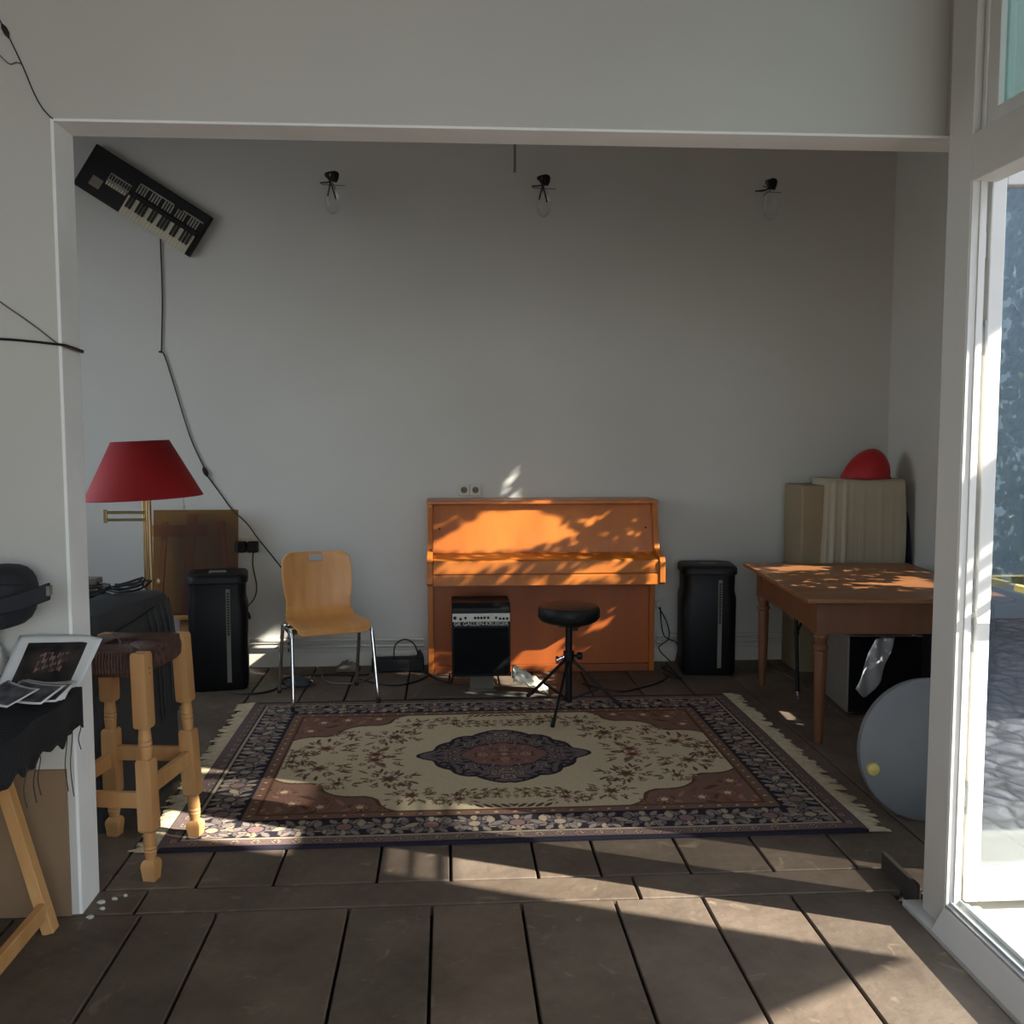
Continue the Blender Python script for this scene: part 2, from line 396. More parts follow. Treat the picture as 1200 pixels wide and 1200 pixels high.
# the door leaf, folded open against the outside
dr = bpy.data.objects.new('door_1', None); C.objects.link(dr); struct(dr, 'white framed glazed door leaf standing open outside')
DX0, DX1, DY0, DY1, DZ0, DZ1 = 1.564, 2.66, 2.812, 2.865, .088, 2.285
f = MB()
f.box((DX0,DY0,DZ0),(DX0+.044,DY1,DZ1)); f.box((DX1-.06,DY0,DZ0),(DX1,DY1,DZ1))
f.box((DX0+.044,DY0,DZ0),(DX1-.06,DY1,.178)); f.box((DX0+.044,DY0,DZ1-.06),(DX1-.06,DY1,DZ1))
f.build('frame', M['frame_white'], dr, smooth=False, bev=.004)
MB().box((DX0+.04,2.836,.172),(DX1-.055,2.844,DZ1-.055)).build('glass', M['door_glass'], dr, smooth=False)
for z in (.36, .86, .98, 1.74):
    MB().box((DX0-.003,2.818,z),(DX0,2.858,z+.10)).box((DX0-.005,2.828,z+.02),(DX0-.003,2.848,z+.08)).build('lock_plate', M['alu'], dr, smooth=False)
for z in (.09, 1.10, 2.02):
    MB().tube([(1.552,2.830,z),(1.552,2.830,z+.07)], .008, 10).build('hinge', M['frame_white'], dr)
MB().box((1.665,2.715,1.04),(1.84,2.735,1.07)).box((1.675,2.735,1.045),(1.695,2.812,1.065)).box((1.81,2.735,1.045),(1.83,2.812,1.065)).build('handle', M['yellow'], dr, smooth=False, bev=.004)

# fixed window beside the door and the window in the right wall
w2f = MB().box((1.56,2.95,0),(1.575,3.0,LIN)).box((2.30,2.95,0),(2.335,3.0,LIN)).box((1.575,2.95,0),(2.30,3.0,.06)).box((1.575,2.95,LIN-.06),(2.30,3.0,LIN))
w2 = S('window_2', w2f, M['frame_white'])
MB().box((1.575,2.97,.06),(2.30,2.976,LIN-.06)).build('glass', M['clear'], w2, smooth=False)
w3f = MB().box((RX_+.03,WYA,WZA),(RX_+.07,WYA+.04,WZB)).box((RX_+.03,WYB-.04,WZA),(RX_+.07,WYB,WZB)).box((RX_+.03,WYA,WZA),(RX_+.07,WYB,WZA+.04)).box((RX_+.03,WYA,WZB-.04),(RX_+.07,WYB,WZB))
w3 = S('window_3', w3f, M['frame_white'])
MB().box((RX_+.048,WYA+.04,WZA+.04),(RX_+.053,WYB-.04,WZB-.04)).build('glass', M['clear'], w3, smooth=False)

# pipes along the back wall
pp = MB()
for z, r in ((.175,.012),(.135,.011)):
    pp.tube([(-3.1,BY-.03,z),(-.16,BY-.03,z)], r, 10); pp.tube([(1.36,BY-.03,z),(2.85,BY-.03,z)], r, 10)
for x in (-2.5,-1.4,-.5,1.6,2.4): pp.box((x-.012,BY-.045,.12),(x+.012,BY,.19))
S('trim_4', pp, M['skirt'], 'pale heating pipes along the back wall', smooth=True)
S('baseboard_back', MB().box((-3.2,BY-.012,0),(2.9,BY,.09)), M['skirt'])

# ---------------------------------------------------------------- courtyard outside
S('ground', MB().box((1.55,-9,-.12),(14,3.06,-.0)).box((-14,-12,-.14),(14,-3.1,-.02)).box((-14,-3.1,-.14),(-3.4,9,-.02)).box((3.0,3.06,-.12),(14,9,-.0)), cobble_mat(), 'cobbled courtyard outside the door')
S('threshold_step', MB().box((1.60,-.5,-.02),(1.86,2.25,.05)).box((1.60,2.25,-.02),(2.75,2.948,.05)), M['stone'], 'pale stone step outside the door', bev=.006)
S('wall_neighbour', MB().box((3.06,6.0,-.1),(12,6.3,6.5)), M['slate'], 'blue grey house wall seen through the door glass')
S('wall_courtyard', MB().box((9.5,-9,-.1),(9.8,9,3.2)).box((2.7,-2.2,-.1),(9.8,-2.0,4.2)), M['house'], 'blue grey wall across the courtyard')
# added slats, board, sheet and leaf screen, shaped to cut sunlight into patches
PX = 4.5
pg = bpy.data.objects.new('sun_blocker', None); C.objects.link(pg); pg.location = (PX,0,0)
tag(pg, 'slatted timber frame added outside the glazed door to shape the sunlight', 'sun_blocker')
for z0, z1 in ((2.966,2.994),(3.034,3.060)): MB().box((-.02,-1.2,z0),(.02,2.72,z1)).build('rail', M['beam'], pg, smooth=False)
MB().box((-.03,-1.2,3.105),(.03,2.72,3.33)).build('beam', M['beam'], pg, smooth=False)
MB().box((-.03,-1.2,3.73),(.03,2.72,5.45)).build('blocker_board', M['beam'], pg, smooth=False)
for y in (-1.3, 2.72): MB().box((-.06,y,0),(.06,y+.12,5.45)).build('post', M['beam'], pg, smooth=False)
aw = MB().prism([(1.245,2.17),(1.245,5.2),(-.6,5.2),(-.6,3.46)], 'x', PX+.10, PX+.13)
tag(aw.build('blocker_sheet', M['blocker_sheet'], smooth=False), 'pale fabric sheet added outside to shape the sunlight', 'blocker_sheet')

def inpoly(p, poly):
    x, y = p; c = False; n = len(poly)
    for i in range(n):
        x1, y1 = poly[i]; x2, y2 = poly[i-1]
        if (y1 > y) != (y2 > y) and x < (x2-x1)*(y-y1)/(y2-y1) + x1: c = not c
    return c
gaps = [[(4.72,2.77),(4.735,2.825),(4.94,2.795),(5.053,2.631),(5.122,2.311),(5.044,2.346)],
        [(5.027,1.712),(5.083,1.794),(5.136,1.799),(5.171,1.734),(5.159,1.511)],
        [(4.547,2.716),(4.744,2.437),(4.744,2.39),(4.547,2.655)],
        [(4.865,2.12),(4.942,2.083),(5.01,1.987),(4.987,1.922)],
        [(4.525,2.87),(4.59,2.80),(4.595,2.76),(4.53,2.76)],
        [(4.569,2.88),(4.65,2.88),(4.645,2.74)],
        [(5.13,1.46),(5.29,1.30),(5.29,1.22),(5.131,1.30),(4.99,1.43)],
        [(4.628,1.333),(4.599,1.059),(4.741,1.024)],
        [(4.924,1.073),(5.014,1.004),(4.731,1.024),(4.68,1.113)],
        [(4.482,1.033),(4.586,.934),(4.484,.857),(4.392,.967)],
        [(4.638,.815),(4.68,.735),(4.571,.72),(4.47,.812)],
        [(4.749,1.736),(5.15,1.711),(4.928,1.585),(4.43,1.632)]]
iv = MB(); k = 0  # leaves added around gaps that are shaped to the sun patches indoors
while k < 5200:
    X = random.uniform(3.04, 3.16)
    y0 = random.uniform(4.22, 5.46); z0 = random.uniform(.6, 3.05)
    r = random.uniform(.022, .036)
    # where the sun carries this leaf's centre on to the window
    if any(inpoly((y0+dy, z0+dz), g) for g in gaps for dy, dz in ((0,0),(.018,0),(-.018,0),(0,.018),(0,-.018))):
        k += .3; continue
    y = y0 - (X-2.95)*.43; z = z0 + (X-2.95)*.657
    Mx = T(X, y, z) @ RZ(random.uniform(-.7,.7)) @ RX(random.uniform(-PI,PI)) @ RY(random.uniform(-.5,.5))
    iv.add([(0,-r,0),(.004,0,-r*.8),(0,r,0),(.004,0,r*1.1),(-.006,0,0)], [(0,1,4),(1,2,4),(2,3,4),(3,0,4)], Mx)
    k += 1
tag(iv.build('leaf_mask', M['leafm'], smooth=False), 'green leaves added outside the side window to shape the sunlight', 'leaf_mask', kind='stuff')

# ---------------------------------------------------------------- rug
def rug_pattern(nx, ny, hx, hy):
    a = np.linspace(0, hx, nx)[None,:]*np.ones((ny,1)); b = np.linspace(0, hy, ny)[:,None]*np.ones((1,nx))
    col = np.zeros((ny, nx, 3))
    def c(r,g,bb): return np.array(srgb(r,g,bb)[:3])
    cream = c(208,190,156); rust = c(130,98,84); navy = c(44,41,50); mauve = c(144,131,124); taupe = c(176,158,134); brown = c(96,68,50); rose = c(166,118,100); olive = c(120,104,74)
    rng = random.Random(3)
    def put(mask, cc): col[mask] = cc
    d = np.minimum(hx-a, hy-b)
    put(d > -1, cream)
    A, B = hx-.31, hy-.31
    # corner spandrels
    sp = (A-a)/.56 + (B-b)/.40
    wav = sp + .07*np.sin((A-a)*26) + .05*np.sin((B-b)*34)
    put(wav < 1.06, brown); put(wav < 1.0, rust)
    def flower(x, y, r, n, ca, cb, cc, ph=0):
        dx = a-x; dy = b-y; rr = np.hypot(dx, dy); th = np.arctan2(dy, dx)
        lim = r*(.78+.22*np.cos(n*th+ph))
        put(rr < lim*1.2, cc); put(rr < lim, ca); put(rr < r*.52, cc); put(rr < r*.42, cb)
    def leaf(x, y, ang, l, w, cc, oc=None):
        dx = a-x; dy = b-y; u = dx*math.cos(ang)+dy*math.sin(ang); v = -dx*math.sin(ang)+dy*math.cos(ang)
        t = u/l
        inside = (t > 0) & (t < 1)
        ww = w*np.sin(np.clip(t,0,1)*PI)**.8
        if oc is not None: put(inside & (np.abs(v) < ww+.004), oc)
        put(inside & (np.abs(v) < ww), cc)
    def line(pts, w, cc):
        for (x0,y0),(x1,y1) in zip(pts[:-1], pts[1:]):
            L2 = (x1-x0)**2+(y1-y0)**2+1e-9
            t = np.clip(((a-x0)*(x1-x0)+(b-y0)*(y1-y0))/L2, 0, 1)
            put(np.hypot(a-x0-t*(x1-x0), b-y0-t*(y1-y0)) < w, cc)
    # sprays in the field
    def spray(x, y, s, fc, lc):
        for q in range(22):
            an = rng.uniform(0, 2*PI); r0 = s*rng.uniform(.25,.75); px_, py_ = x+r0*math.cos(an)*1.15, y+r0*math.sin(an)*.9
            leaf(px_, py_, an+rng.uniform(-.7,.7), s*rng.uniform(.28,.5), s*.055, (lc, brown, rust)[q % 3], None)
        for q in range(7):
            an = q*2*PI/7+rng.uniform(-.3,.3); r0 = s*rng.uniform(.5,.75)
            flower(x+r0*math.cos(an)*1.1, y+r0*math.sin(an)*.9, s*.12, 5, fc, cream, brown)
        flower(x, y, s*.26, 7, fc, brown, brown)
    spray(.60,.04,.15,rose,olive); spray(.52,.30,.15,rust,olive); spray(.84,.14,.15,rose,brown); spray(.74,.34,.10,rose,olive)
    spray(.42,.50,.12,rust,olive); spray(.22,.55,.10,rose,brown); spray(.06,.50,.08,rose,olive); spray(.98,.04,.10,rust,olive)
    for x, y in ((.13,.52),(.20,.49),(.30,.58)): flower(x, y, .030, 12, olive, cream, brown)
    for q in range(5): leaf(.02+.035*q, .61, 2.3, .06, .010, brown, None)
    for q in range(4): leaf(.05+.045*q, .43, .8, .05, .009, olive, None)
    for q in range(70):
        x = rng.uniform(.45,A); y = rng.uniform(.22,B)
        if (A-x)/.56+(B-y)/.40 < .9: leaf(x, y, rng.uniform(0,6.3), rng.uniform(.04,.09), .010, (brown, rose, c(128,84,64))[q % 3], None)
    for x, y in ((.90,.56),(.78,.60),(.95,.42),(.62,.615)): flower(x, y, .040, 9, rose, cream, brown)
    # medallion
    th = np.arctan2(b*1.0, a+1e-6); rr = np.hypot(a, b)
    rm = .312+.022*np.abs(np.cos(7*th)) + .065*np.exp(-(th/.20)**2) + .045*np.exp(-((th-PI/2)/.20)**2)
    plum = c(112,98,96)
    put(rr < rm+.012, navy); put(rr < rm-.006, plum); save = col.copy(); med = rr < rm-.006
    for q in range(60):
        an = rng.uniform(0,PI/2); r0 = rng.uniform(.15,.36)
        leaf(r0*math.cos(an), r0*math.sin(an), rng.uniform(0,6.3), rng.uniform(.05,.09), .007, navy, None)
    for q in range(16):
        an = rng.uniform(0,PI/2); r0 = rng.uniform(.17,.33)
        flower(r0*math.cos(an), r0*math.sin(an), rng.uniform(.02,.034), 6, (mauve, taupe, c(140,108,104))[q % 3], plum, navy, q)
    col[~med] = save[~med]
    r2 = .155*(1+.25*np.cos(th)**4)+.008*np.cos(8*th)
    put(rr < r2+.007, navy); put(rr < r2, c(132,98,88))
    for q in range(14):
        an = rng.uniform(0,PI/2); r0 = rng.uniform(.05,.14)
        leaf(r0*math.cos(an), r0*math.sin(an), rng.uniform(0,6.3), .035, .006, (brown, rose)[q % 2], None)
    flower(.10, .0, .028, 6, taupe, rose, brown); flower(.0, .065, .024, 6, taupe, rose, brown); flower(0, 0, .024, 6, rose, taupe, brown)
    # borders
    bd = d < .31
    def band(lo, hi, cc): put((d >= lo) & (d < hi), cc)
    band(-1,.31,taupe); band(.30,.312,brown); band(.255,.30,c(128,98,82)); band(.245,.255,navy); band(.085,.245,navy); band(.075,.085,taupe); band(.02,.075,c(120,100,96)); band(-1,.018,navy)
    put(((hx-a) < .07) & (hx-a < hy-b), c(112,96,92)); put(((hx-a) < .075) & ((hx-a) > .066) & (hx-a < hy-b), navy)
    save = col.copy()
    def along(x0, y0, dx, dy, n, step, t0):
        # motifs of the main border along one side; (dx,dy) runs along, normal points outward
        nx_, ny_ = -dy, dx
        pts = []
        for i in range(n*8+1):
            s = i*step/8; o = .035*math.sin(s/step*PI+t0)
            pts.append((x0+dx*s+nx_*o, y0+dy*s+ny_*o))
        line(pts, .006, taupe)
        for i in range(n+1):
            s = i*step; X = x0+dx*s; Y = y0+dy*s; an = math.atan2(dy, dx)
            flower(X, Y, .072 if i % 2 == 0 else .056, 11 if i % 2 == 0 else 7, (c(126,114,108), c(112,102,102))[i % 2], (c(140,112,108), taupe)[i % 2], navy, i)
            for sg in (-1, 1):
                for q in range(3):
                    leaf(X+dx*step*.5*sg*.75+nx_*.02*(q-1), Y+dy*step*.5*sg*.75+ny_*.02*(q-1), an+sg*(.7+.9*q), .070, .017, (mauve, c(118,108,104), taupe)[(i+q) % 3], navy)
                    leaf(X+nx_*.03*sg+dx*.03*(q-1), Y+ny_*.03*sg+dy*.03*(q-1), an+sg*(PI/2-.6*(q-1)), .055, .013, taupe if q % 2 else mauve, navy)
    along(0, hy-.165, 1, 0, 7, .166, 0); along(hx-.165, 0, 0, 1, 5, .162, .5)
    mb = (d >= .09) & (d < .24)
    col[bd & ~mb] = save[bd & ~mb]
    for i in range(20):
        x = i*.075
        if x < hx-.05:
            flower(x, hy-.048, .019, 6, taupe, rust, navy); flower(x, hy-.278, .015, 5, rose, cream, brown) if x < hx-.3 else None
    for i in range(14):
        y = i*.075
        if y < hy-.05:
            flower(hx-.098+.05, y, .017, 6, taupe, rust, navy) if y < hy-.06 else None
            flower(hx-.278, y, .015, 5, rose, cream, brown) if y < hy-.3 else None
    full = np.concatenate([col[:, ::-1][:, :-1], col], axis=1)
    full = np.concatenate([full[::-1][:-1], full], axis=0)
    nz = np.random.RandomState(1).uniform(.88, 1.08, full.shape[:2])[:, :, None]
    return np.clip(full*nz*.95, 0, 1)
RHX, RHY = 1.325, .975
QX, QY = 300, 221
pat = rug_pattern(QX, QY, RHX, RHY)
ny, nx = pat.shape[:2]
rug = thing('rug', 'patterned oriental rug with navy floral border and cream fringes', 'rug', (.255, 4.515, 0), R(.35))
xs = np.linspace(-RHX, RHX, nx); ys = np.linspace(-RHY, RHY, ny)
gx, gy = np.meshgrid(xs, ys)
gz = .012 + .002*np.sin(gx*5+1)*np.sin(gy*4)
top = np.stack([gx, gy, gz], -1).reshape(-1, 3)
idx = np.arange(nx*ny).reshape(ny, nx)
quads = np.stack([idx[:-1,:-1], idx[:-1,1:], idx[1:,1:], idx[1:,:-1]], -1).reshape(-1, 4)
ring = list(idx[0,:]) + list(idx[1:,-1]) + list(idx[-1,-2::-1]) + list(idx[-2:0:-1,0])
low = top[ring].copy(); low[:,2] = .0005
verts = np.concatenate([top, low]); nb = len(top); m_ = len(ring)
side = np.array([[ring[i], nb+i, nb+(i+1) % m_, ring[(i+1) % m_]] for i in range(m_)])
allq = np.concatenate([quads, side])
me = bpy.data.meshes.new('pile')
me.vertices.add(len(verts)); me.vertices.foreach_set('co', verts.ravel())
me.loops.add(allq.size); me.loops.foreach_set('vertex_index', allq.ravel())
me.polygons.add(len(allq)); me.polygons.foreach_set('loop_start', np.arange(0, allq.size, 4))
me.update(calc_edges=True); me.validate()
ca = me.color_attributes.new('pile', 'FLOAT_COLOR', 'POINT')
cc = np.ones((len(verts), 4)); cc[:nb,:3] = pat.reshape(-1,3); cc[nb:,:3] = srgb(38,36,50)[:3]
ca.data.foreach_set('color', cc.ravel())
pile = bpy.data.objects.new('pile', me); C.objects.link(pile); pile.parent = rug; me.materials.append(attr_mat('rug_pile'))
M['fringe'] = mat('fringe_cotton', srgb(196,180,148), .95, var=.25, vscale=40)
for sx in (-1, 1):
    fr = MB()
    y = -RHY
    while y < RHY:
        w = random.uniform(.012,.03); L = random.uniform(.055,.10) if sx > 0 else random.uniform(.05,.10); sk = random.uniform(-.025,.012)
        for q in range(3):
            yy = y + w*q/3
            fr.tube([(sx*RHX,yy,.008),(sx*(RHX+L*.5),yy+sk*.4,.007),(sx*(RHX+L),yy+sk+random.uniform(-.008,.008),.004)], [.0045,.0055,.002], 4)
        y += w
    fr.build('fringe', M['fringe'], rug)

# ---------------------------------------------------------------- piano
pn = thing('upright_piano', 'honey brown upright piano with closed lid against the wall', 'piano', (.585, 6.36, 0))
# local: x across, y towards wall = 0, front negative
W2 = .715
def cheek(s):
    x0, x1 = (s*W2, s*(W2-.035))
    prof = [(0,.0),(-.24,.0),(-.24,.565),(-.52,.60),(-.535,.61),(-.535,.735),(-.515,.765),(-.36,.80),(-.285,1.05),(-.285,1.085),(0,1.085)]
    return MB().prism(prof, 'x', min(x0,x1), max(x0,x1))
for s in (-1, 1): cheek(s).build('side_panel', M['piano'], pn, smooth=False, bev=.004)
MB().box((-W2-.004,-.292,1.068),(W2+.004,.0,1.09)).build('top_lid', M['piano'], pn, smooth=False, bev=.004)
w = W2-.036
up = MB().hexa([(-w,-.335,.76),(w,-.335,.76),(w,-.02,.76),(-w,-.02,.76)], [(-w,-.255,1.066),(w,-.255,1.066),(w,-.02,1.066),(-w,-.02,1.066)])
up.build('upper_panel', M['piano'], pn, smooth=False)
fbp = MB().prism([(-.34,.735),(-.34,.775),(-.36,.772),(-.505,.752),(-.522,.742),(-.522,.668),(-.34,.668)], 'x', -w, w)
fbp.build('key_lid', M['piano'], pn, smooth=False, bev=.004)
MB().box((-w,-.528,.598),(w,-.25,.662)).build('key_slip', M['piano'], pn, smooth=False, bev=.003)
MB().box((-w,-.515,.662),(w,-.3,.668)).build('lid_gap', M['piano_dark'], pn, smooth=False)
MB().box((-w,-.225,.05),(w,-.02,.597)).build('lower_panel', M['piano_low'], pn, smooth=False)
MB().box((-w,-.238,.0),(w,-.02,.048)).build('plinth', M['piano_dark'], pn, smooth=False, bev=.003)
for x in (-.64, .64): MB().lathe([(.006,0),(.006,.004),(.004,.006)], 10, T(x,-.292,.92) @ RX(PI/2)).build('screw', M['black_plastic'], pn)

# ---------------------------------------------------------------- amplifier
am = thing('combo_amplifier', 'small black bass amplifier with silver control strip in front of piano', 'amplifier', (.184, 5.72, .112))
aw2, ah, ad = .168, .425, .13
cb = MB().prism([(-ad,.0),(ad,.0),(ad,ah),(-ad+.03,ah),(-ad,ah-.03)], 'x', -aw2, aw2)
cb.build('cabinet', M['black_plastic'], am, smooth=False, bev=.006)
cp_ = MB().box((-aw2+.004,-ad-.004,ah-.105),(aw2-.004,-ad+.004,ah-.058)).build('control_panel', M['silver'], am, smooth=False)
for i, x in enumerate((-.15,-.118,-.09,-.035,-.017,.001,.019,.040,.085,.108,.128,.148)):
    r_ = .0075 if i else .010
    MB().lathe([(r_,0),(r_,.008),(r_*.8,.012)], 12, T(x,-ad-.004,ah-.082+(-.006 if i in (1,9,10,11) else 0)) @ RX(PI/2)).build('knob', M['black_plastic'], cp_)
MB().box((-aw2+.01,-ad-.006,.012),(aw2-.01,-ad,ah-.14)).build('grille', M['grille'], am, smooth=False, bev=.003)
def text_mesh(txt, size, name, m, parent, Mx, ext=.001):
    cu = bpy.data.curves.new(name, 'FONT'); cu.body = txt; cu.size = size; cu.extrude = ext; cu.align_x = 'CENTER'
    o = bpy.data.objects.new(name, cu); C.objects.link(o)
    bpy.context.view_layer.update()
    dg = bpy.context.evaluated_depsgraph_get()
    me = bpy.data.meshes.new_from_object(o.evaluated_get(dg))
    bpy.data.objects.remove(o); bpy.data.curves.remove(cu)
    me.transform(Mx); me.name = name
    q = bpy.data.objects.new(name, me); C.objects.link(q); q.parent = parent; me.materials.clear(); me.materials.append(m)
    return q
t_ = text_mesh('GK GALLIEN-KRUEGER', .0305, 'lettering', M['silver'], am, T(0,-ad-.0015,ah-.128) @ Matrix.Diagonal((1,1,1,1)) @ RX(PI/2))
for x in (-.165,.165): MB().box((x-.008,-ad-.003,.0),(x+.008,-ad+.03,.02)).build('corner_guard', M['rubber'], am, smooth=False, bev=.003)
blk = MB().box((-.07,-.06,0),(.07,.06,.112)).box((-.08,-.07,.0),(.08,.07,.012))
tag(blk.build('support_block', M['mat_grey'], smooth=False, bev=.004, loc=(.19,5.74,.003)), 'grey block propping up the small black amplifier', 'block')
gm = MB().grid(lambda u, v: (-.22+.80*u+.05*v*(1-u), 5.53+.30*v-.04*u*v, .003+.004*math.sin(u*9+v*3)*math.sin(v*5)+.003), 24, 10)
tag(gm.build('floor_sheet', M['mat_grey'], solid=.002), 'grey plastic sheet on the floor under the amplifier', 'sheet')
# crumpled white plastic
cr = MB()
rng = random.Random(5)
def crf(u, v):
    x = .37+.20*u; y = 5.62+.13*v-.06*u
    return (x, y, .022+.125*(1-u)**.8*(.35+.65*math.sin(v*PI)) + .012*math.sin(v*31+u*4)+.008*math.sin(u*23+v*9))
cr.grid(crf, 22, 26)
tag(cr.build('crumpled_plastic', M['crumple'], solid=.003), 'crumpled white plastic wrap beside the black amplifier', 'plastic wrap')

# ---------------------------------------------------------------- drum throne
th_ = thing('drum_throne', 'black round drum stool on tripod standing on the rug edge', 'stool', (.65, 5.28, .014))
MB().lathe([(.0,.47),(.13,.47),(.155,.482),(.168,.50),(.168,.545),(.158,.560),(.12,.566),(.0,.566)], 36, cap=False).build('seat', M['throne'], th_)
MB().box((-.06,-.06,.452),(.06,.06,.471)).build('mount_plate', M['black_plastic'], th_, smooth=False, bev=.004)
MB().tube([(0,0,.03),(0,0,.455)], .019, 14).build('post', M['black_plastic'], th_)
MB().lathe([(.024,.26),(.03,.262),(.03,.31),(.024,.312)], 16).build('collar', M['black_plastic'], th_)
kn = MB().tube([(.03,0,.285),(.05,-.01,.285)], .007, 8); kn.lathe([(.018,-.014),(.022,0),(.018,.014)], 14, T(.058,-.012,.285) @ RY(PI/2)); kn.build('clamp_knob', M['black_plastic'], th_)
MB().tube([(-.028,-.01,.28),(-.06,-.02,.27)], .008, 8).lathe([(.0,-.01),(.02,-.006),(.02,.006),(0,.01)], 12, T(-.066,-.02,.268) @ RY(PI/2), cap=False).build('clamp_knob', M['chrome'], th_)
MB().box((.022,-.004,.42),(.05,.004,.44)).build('memory_lock', M['black_plastic'], th_, smooth=False, bev=.002)
for fx, fy in ((-.20,.20),(.275,-.02),(-.125,-.372)):
    d_ = Vector((fx,fy,0)).normalized()
    lg = MB().bar(d_*.02+Vector((0,0,.26)), (fx,fy,.012), .012, .016)
    lg.bar(d_*.02+Vector((0,0,.045)), Vector((fx,fy,0))*.62+Vector((0,0,.105)), .010, .012)
    lo_ = lg.build('leg', M['black_plastic'], th_, smooth=False, bev=.002)
    ft = MB().tube([Vector((fx,fy,.020))-d_*.03+Vector((0,0,.018)), Vector((fx,fy,.010))+d_*.012], .012, 10)
    ft.build('rubber_foot', M['rubber'], lo_)

# ---------------------------------------------------------------- plywood chair
ch = thing('stacking_chair', 'beech plywood chair with chrome legs at the left edge of the rug', 'chair', (-.693, 5.576, 0), R(19))
prof = [(-.225,.415),(-.215,.432),(-.185,.444),(-.10,.446),(0,.440),(.10,.436),(.155,.446),(.195,.480),(.215,.535),(.232,.62),(.252,.71),(.268,.775),(.278,.815)]
wid = [.175,.198,.208,.212,.212,.207,.198,.190,.188,.200,.205,.198,.155]
ps = smooth_path([(0,)+p for p in prof], 4)
NS = len(ps)-1
def wat(s):
    t = s*(len(wid)-1); i = min(int(t), len(wid)-2); f_ = t-i; f_ = f_*f_*(3-2*f_)
    return wid[i]*(1-f_)+wid[i+1]*f_
def shell(u, v):
    p = ps[round(v*NS)]; ww = wat(v); t = 2*u-1
    x = ww*t
    back = max(0, min(1, (p.z-.47)/.1)); seat = 1-back
    return (x, p.y - back*.030*t*t + (0), p.z + seat*.014*t*t*(1 if v > .1 else 0) )
shl = MB().grid(shell, 28, NS, skip=lambda u, v: .40 < u < .60 and .905 < v < .948)
shl.build('seat_shell', M['ply'], ch, solid=.011, bev=.002)
leg_feet = [(-.235,-.235),(.235,-.235),(-.228,.238),(.228,.238)]
for fx, fy in leg_feet:
    sx = 1 if fx > 0 else -1; tz = .424
    topx, topy = sx*.222, (-.165 if fy < 0 else .12)
    fz = .0145 if fy < 0 else 0
    pth = [(fx,fy,.012+fz), (fx*.985,fy*.93+topy*.07,.10), (topx*1.0,topy*.98+fy*.02,tz-.03), (topx*.97,topy*.93,tz-.008), (topx*.85,topy*.8,tz)]
    if fy > 0: pth = [(fx,fy,.012), (topx,topy,tz-.03), (topx*.97,topy*.9,tz-.008), (topx*.85,topy*.75,tz)]
    pth.append((topx*.3, topy*.8 if fy < 0 else topy*.75, tz-.002))
    lo_ = MB().tube(smooth_path(pth, 5), .0105, 10).build('leg', M['chrome'], ch)
    MB().lathe([(.012,0),(.013,.012),(.0115,.03)], 12, T(fx,fy,fz)).build('foot_cap', M['rubber'], lo_)
for sx in (-1, 1):
    MB().tube(smooth_path([(sx*.222,-.16,tz-.02),(sx*.226,-.1,tz-.004),(sx*.224,0,tz-.004),(sx*.222,.115,tz-.02)], 4), .009, 8).build('side_rail', M['chrome'], ch)
MB().tube([(-.20,-.05,.417),(.20,-.05,.417)], .008, 8).tube([(-.20,.06,.417),(.20,.06,.417)], .008, 8).build('under_frame', M['chrome'], ch)

# ---------------------------------------------------------------- covered loudspeakers
def speaker(label, loc, rz, group):
    sp = thing('loudspeaker', label, 'loudspeaker', loc, rz, group)
    def ring(hx, hy, r, z, cy=0): return rrect(hx, hy, r, z, 6, 0, cy)
    MB().loft([ring(.158,.15,.05,0),ring(.166,.158,.055,.02),ring(.168,.16,.055,.48),ring(.158,.152,.055,.53),ring(.160,.152,.055,.63)]).build('cover', M['black_cover'], sp, ang=50)
    tc_ = MB().loft([ring(.158,.15,.05,.628),ring(.172,.162,.06,.634),ring(.172,.162,.06,.668),ring(.162,.152,.055,.682),ring(.12,.11,.05,.689),ring(.05,.045,.02,.688)]).build('top_cap', M['black_cover'], sp, ang=50)
    MB().box((-.05,-.06,.686),(.05,.0,.6925)).build('handle', M['grey_box'], tc_, smooth=False, bev=.003)
    st = MB().box((.048,-.1635,.05),(.072,-.150,.60)).build('zip_strip', M['grey_box'], sp, smooth=False)
    marks = MB()
    for i in range(16): marks.box((.053,-.165,.33+i*.016),(.067,-.163,.341+i*.016))
    marks.build('stitching', M['rubber'], st, smooth=False)
    MB().tube(smooth_path([(.166,-.05,.42),(.176,-.02,.40),(.176,.03,.40),(.166,.06,.42)], 4), .008, 8).build('side_handle', M['rubber'], sp)
    return sp
speaker('tall black covered loudspeaker on the floor right of the piano', (1.63, 6.12, 0), R(-6), 'covered loudspeakers')
speaker('tall black covered loudspeaker in front of the smoked brown panel', (-1.37, 5.94, 0), R(10), 'covered loudspeakers')

# ---------------------------------------------------------------- dining table
tb = thing('dining_table', 'brown wooden table with turned legs right of the rug', 'table', (1.70, 4.53, 0), R(-3.5))
TL, TW, TZ = 1.28, .98, .727     # along y, along x
MB().box((-.01,-.01,TZ-.022),(TW,TL,TZ)).build('tabletop', M['table_top'], tb, smooth=False, bev=.004)
ap = MB().box((.07,.065,.545),(TW-.08,.087,TZ-.022)).box((.07,TL-.10,.545),(TW-.08,TL-.08,TZ-.022)).box((.068,.087,.545),(.09,TL-.10,TZ-.022)).box((TW-.10,.087,.545),(TW-.08,TL-.10,TZ-.022))
ap.build('apron', M['table_leg'], tb, smooth=False)
lp = [(.016,0),(.019,.02),(.024,.12),(.029,.30),(.031,.44),(.029,.46),(.036,.468),(.036,.482),(.028,.49),(.030,.512),(.036,.52),(.036,.535),(.030,.545)]
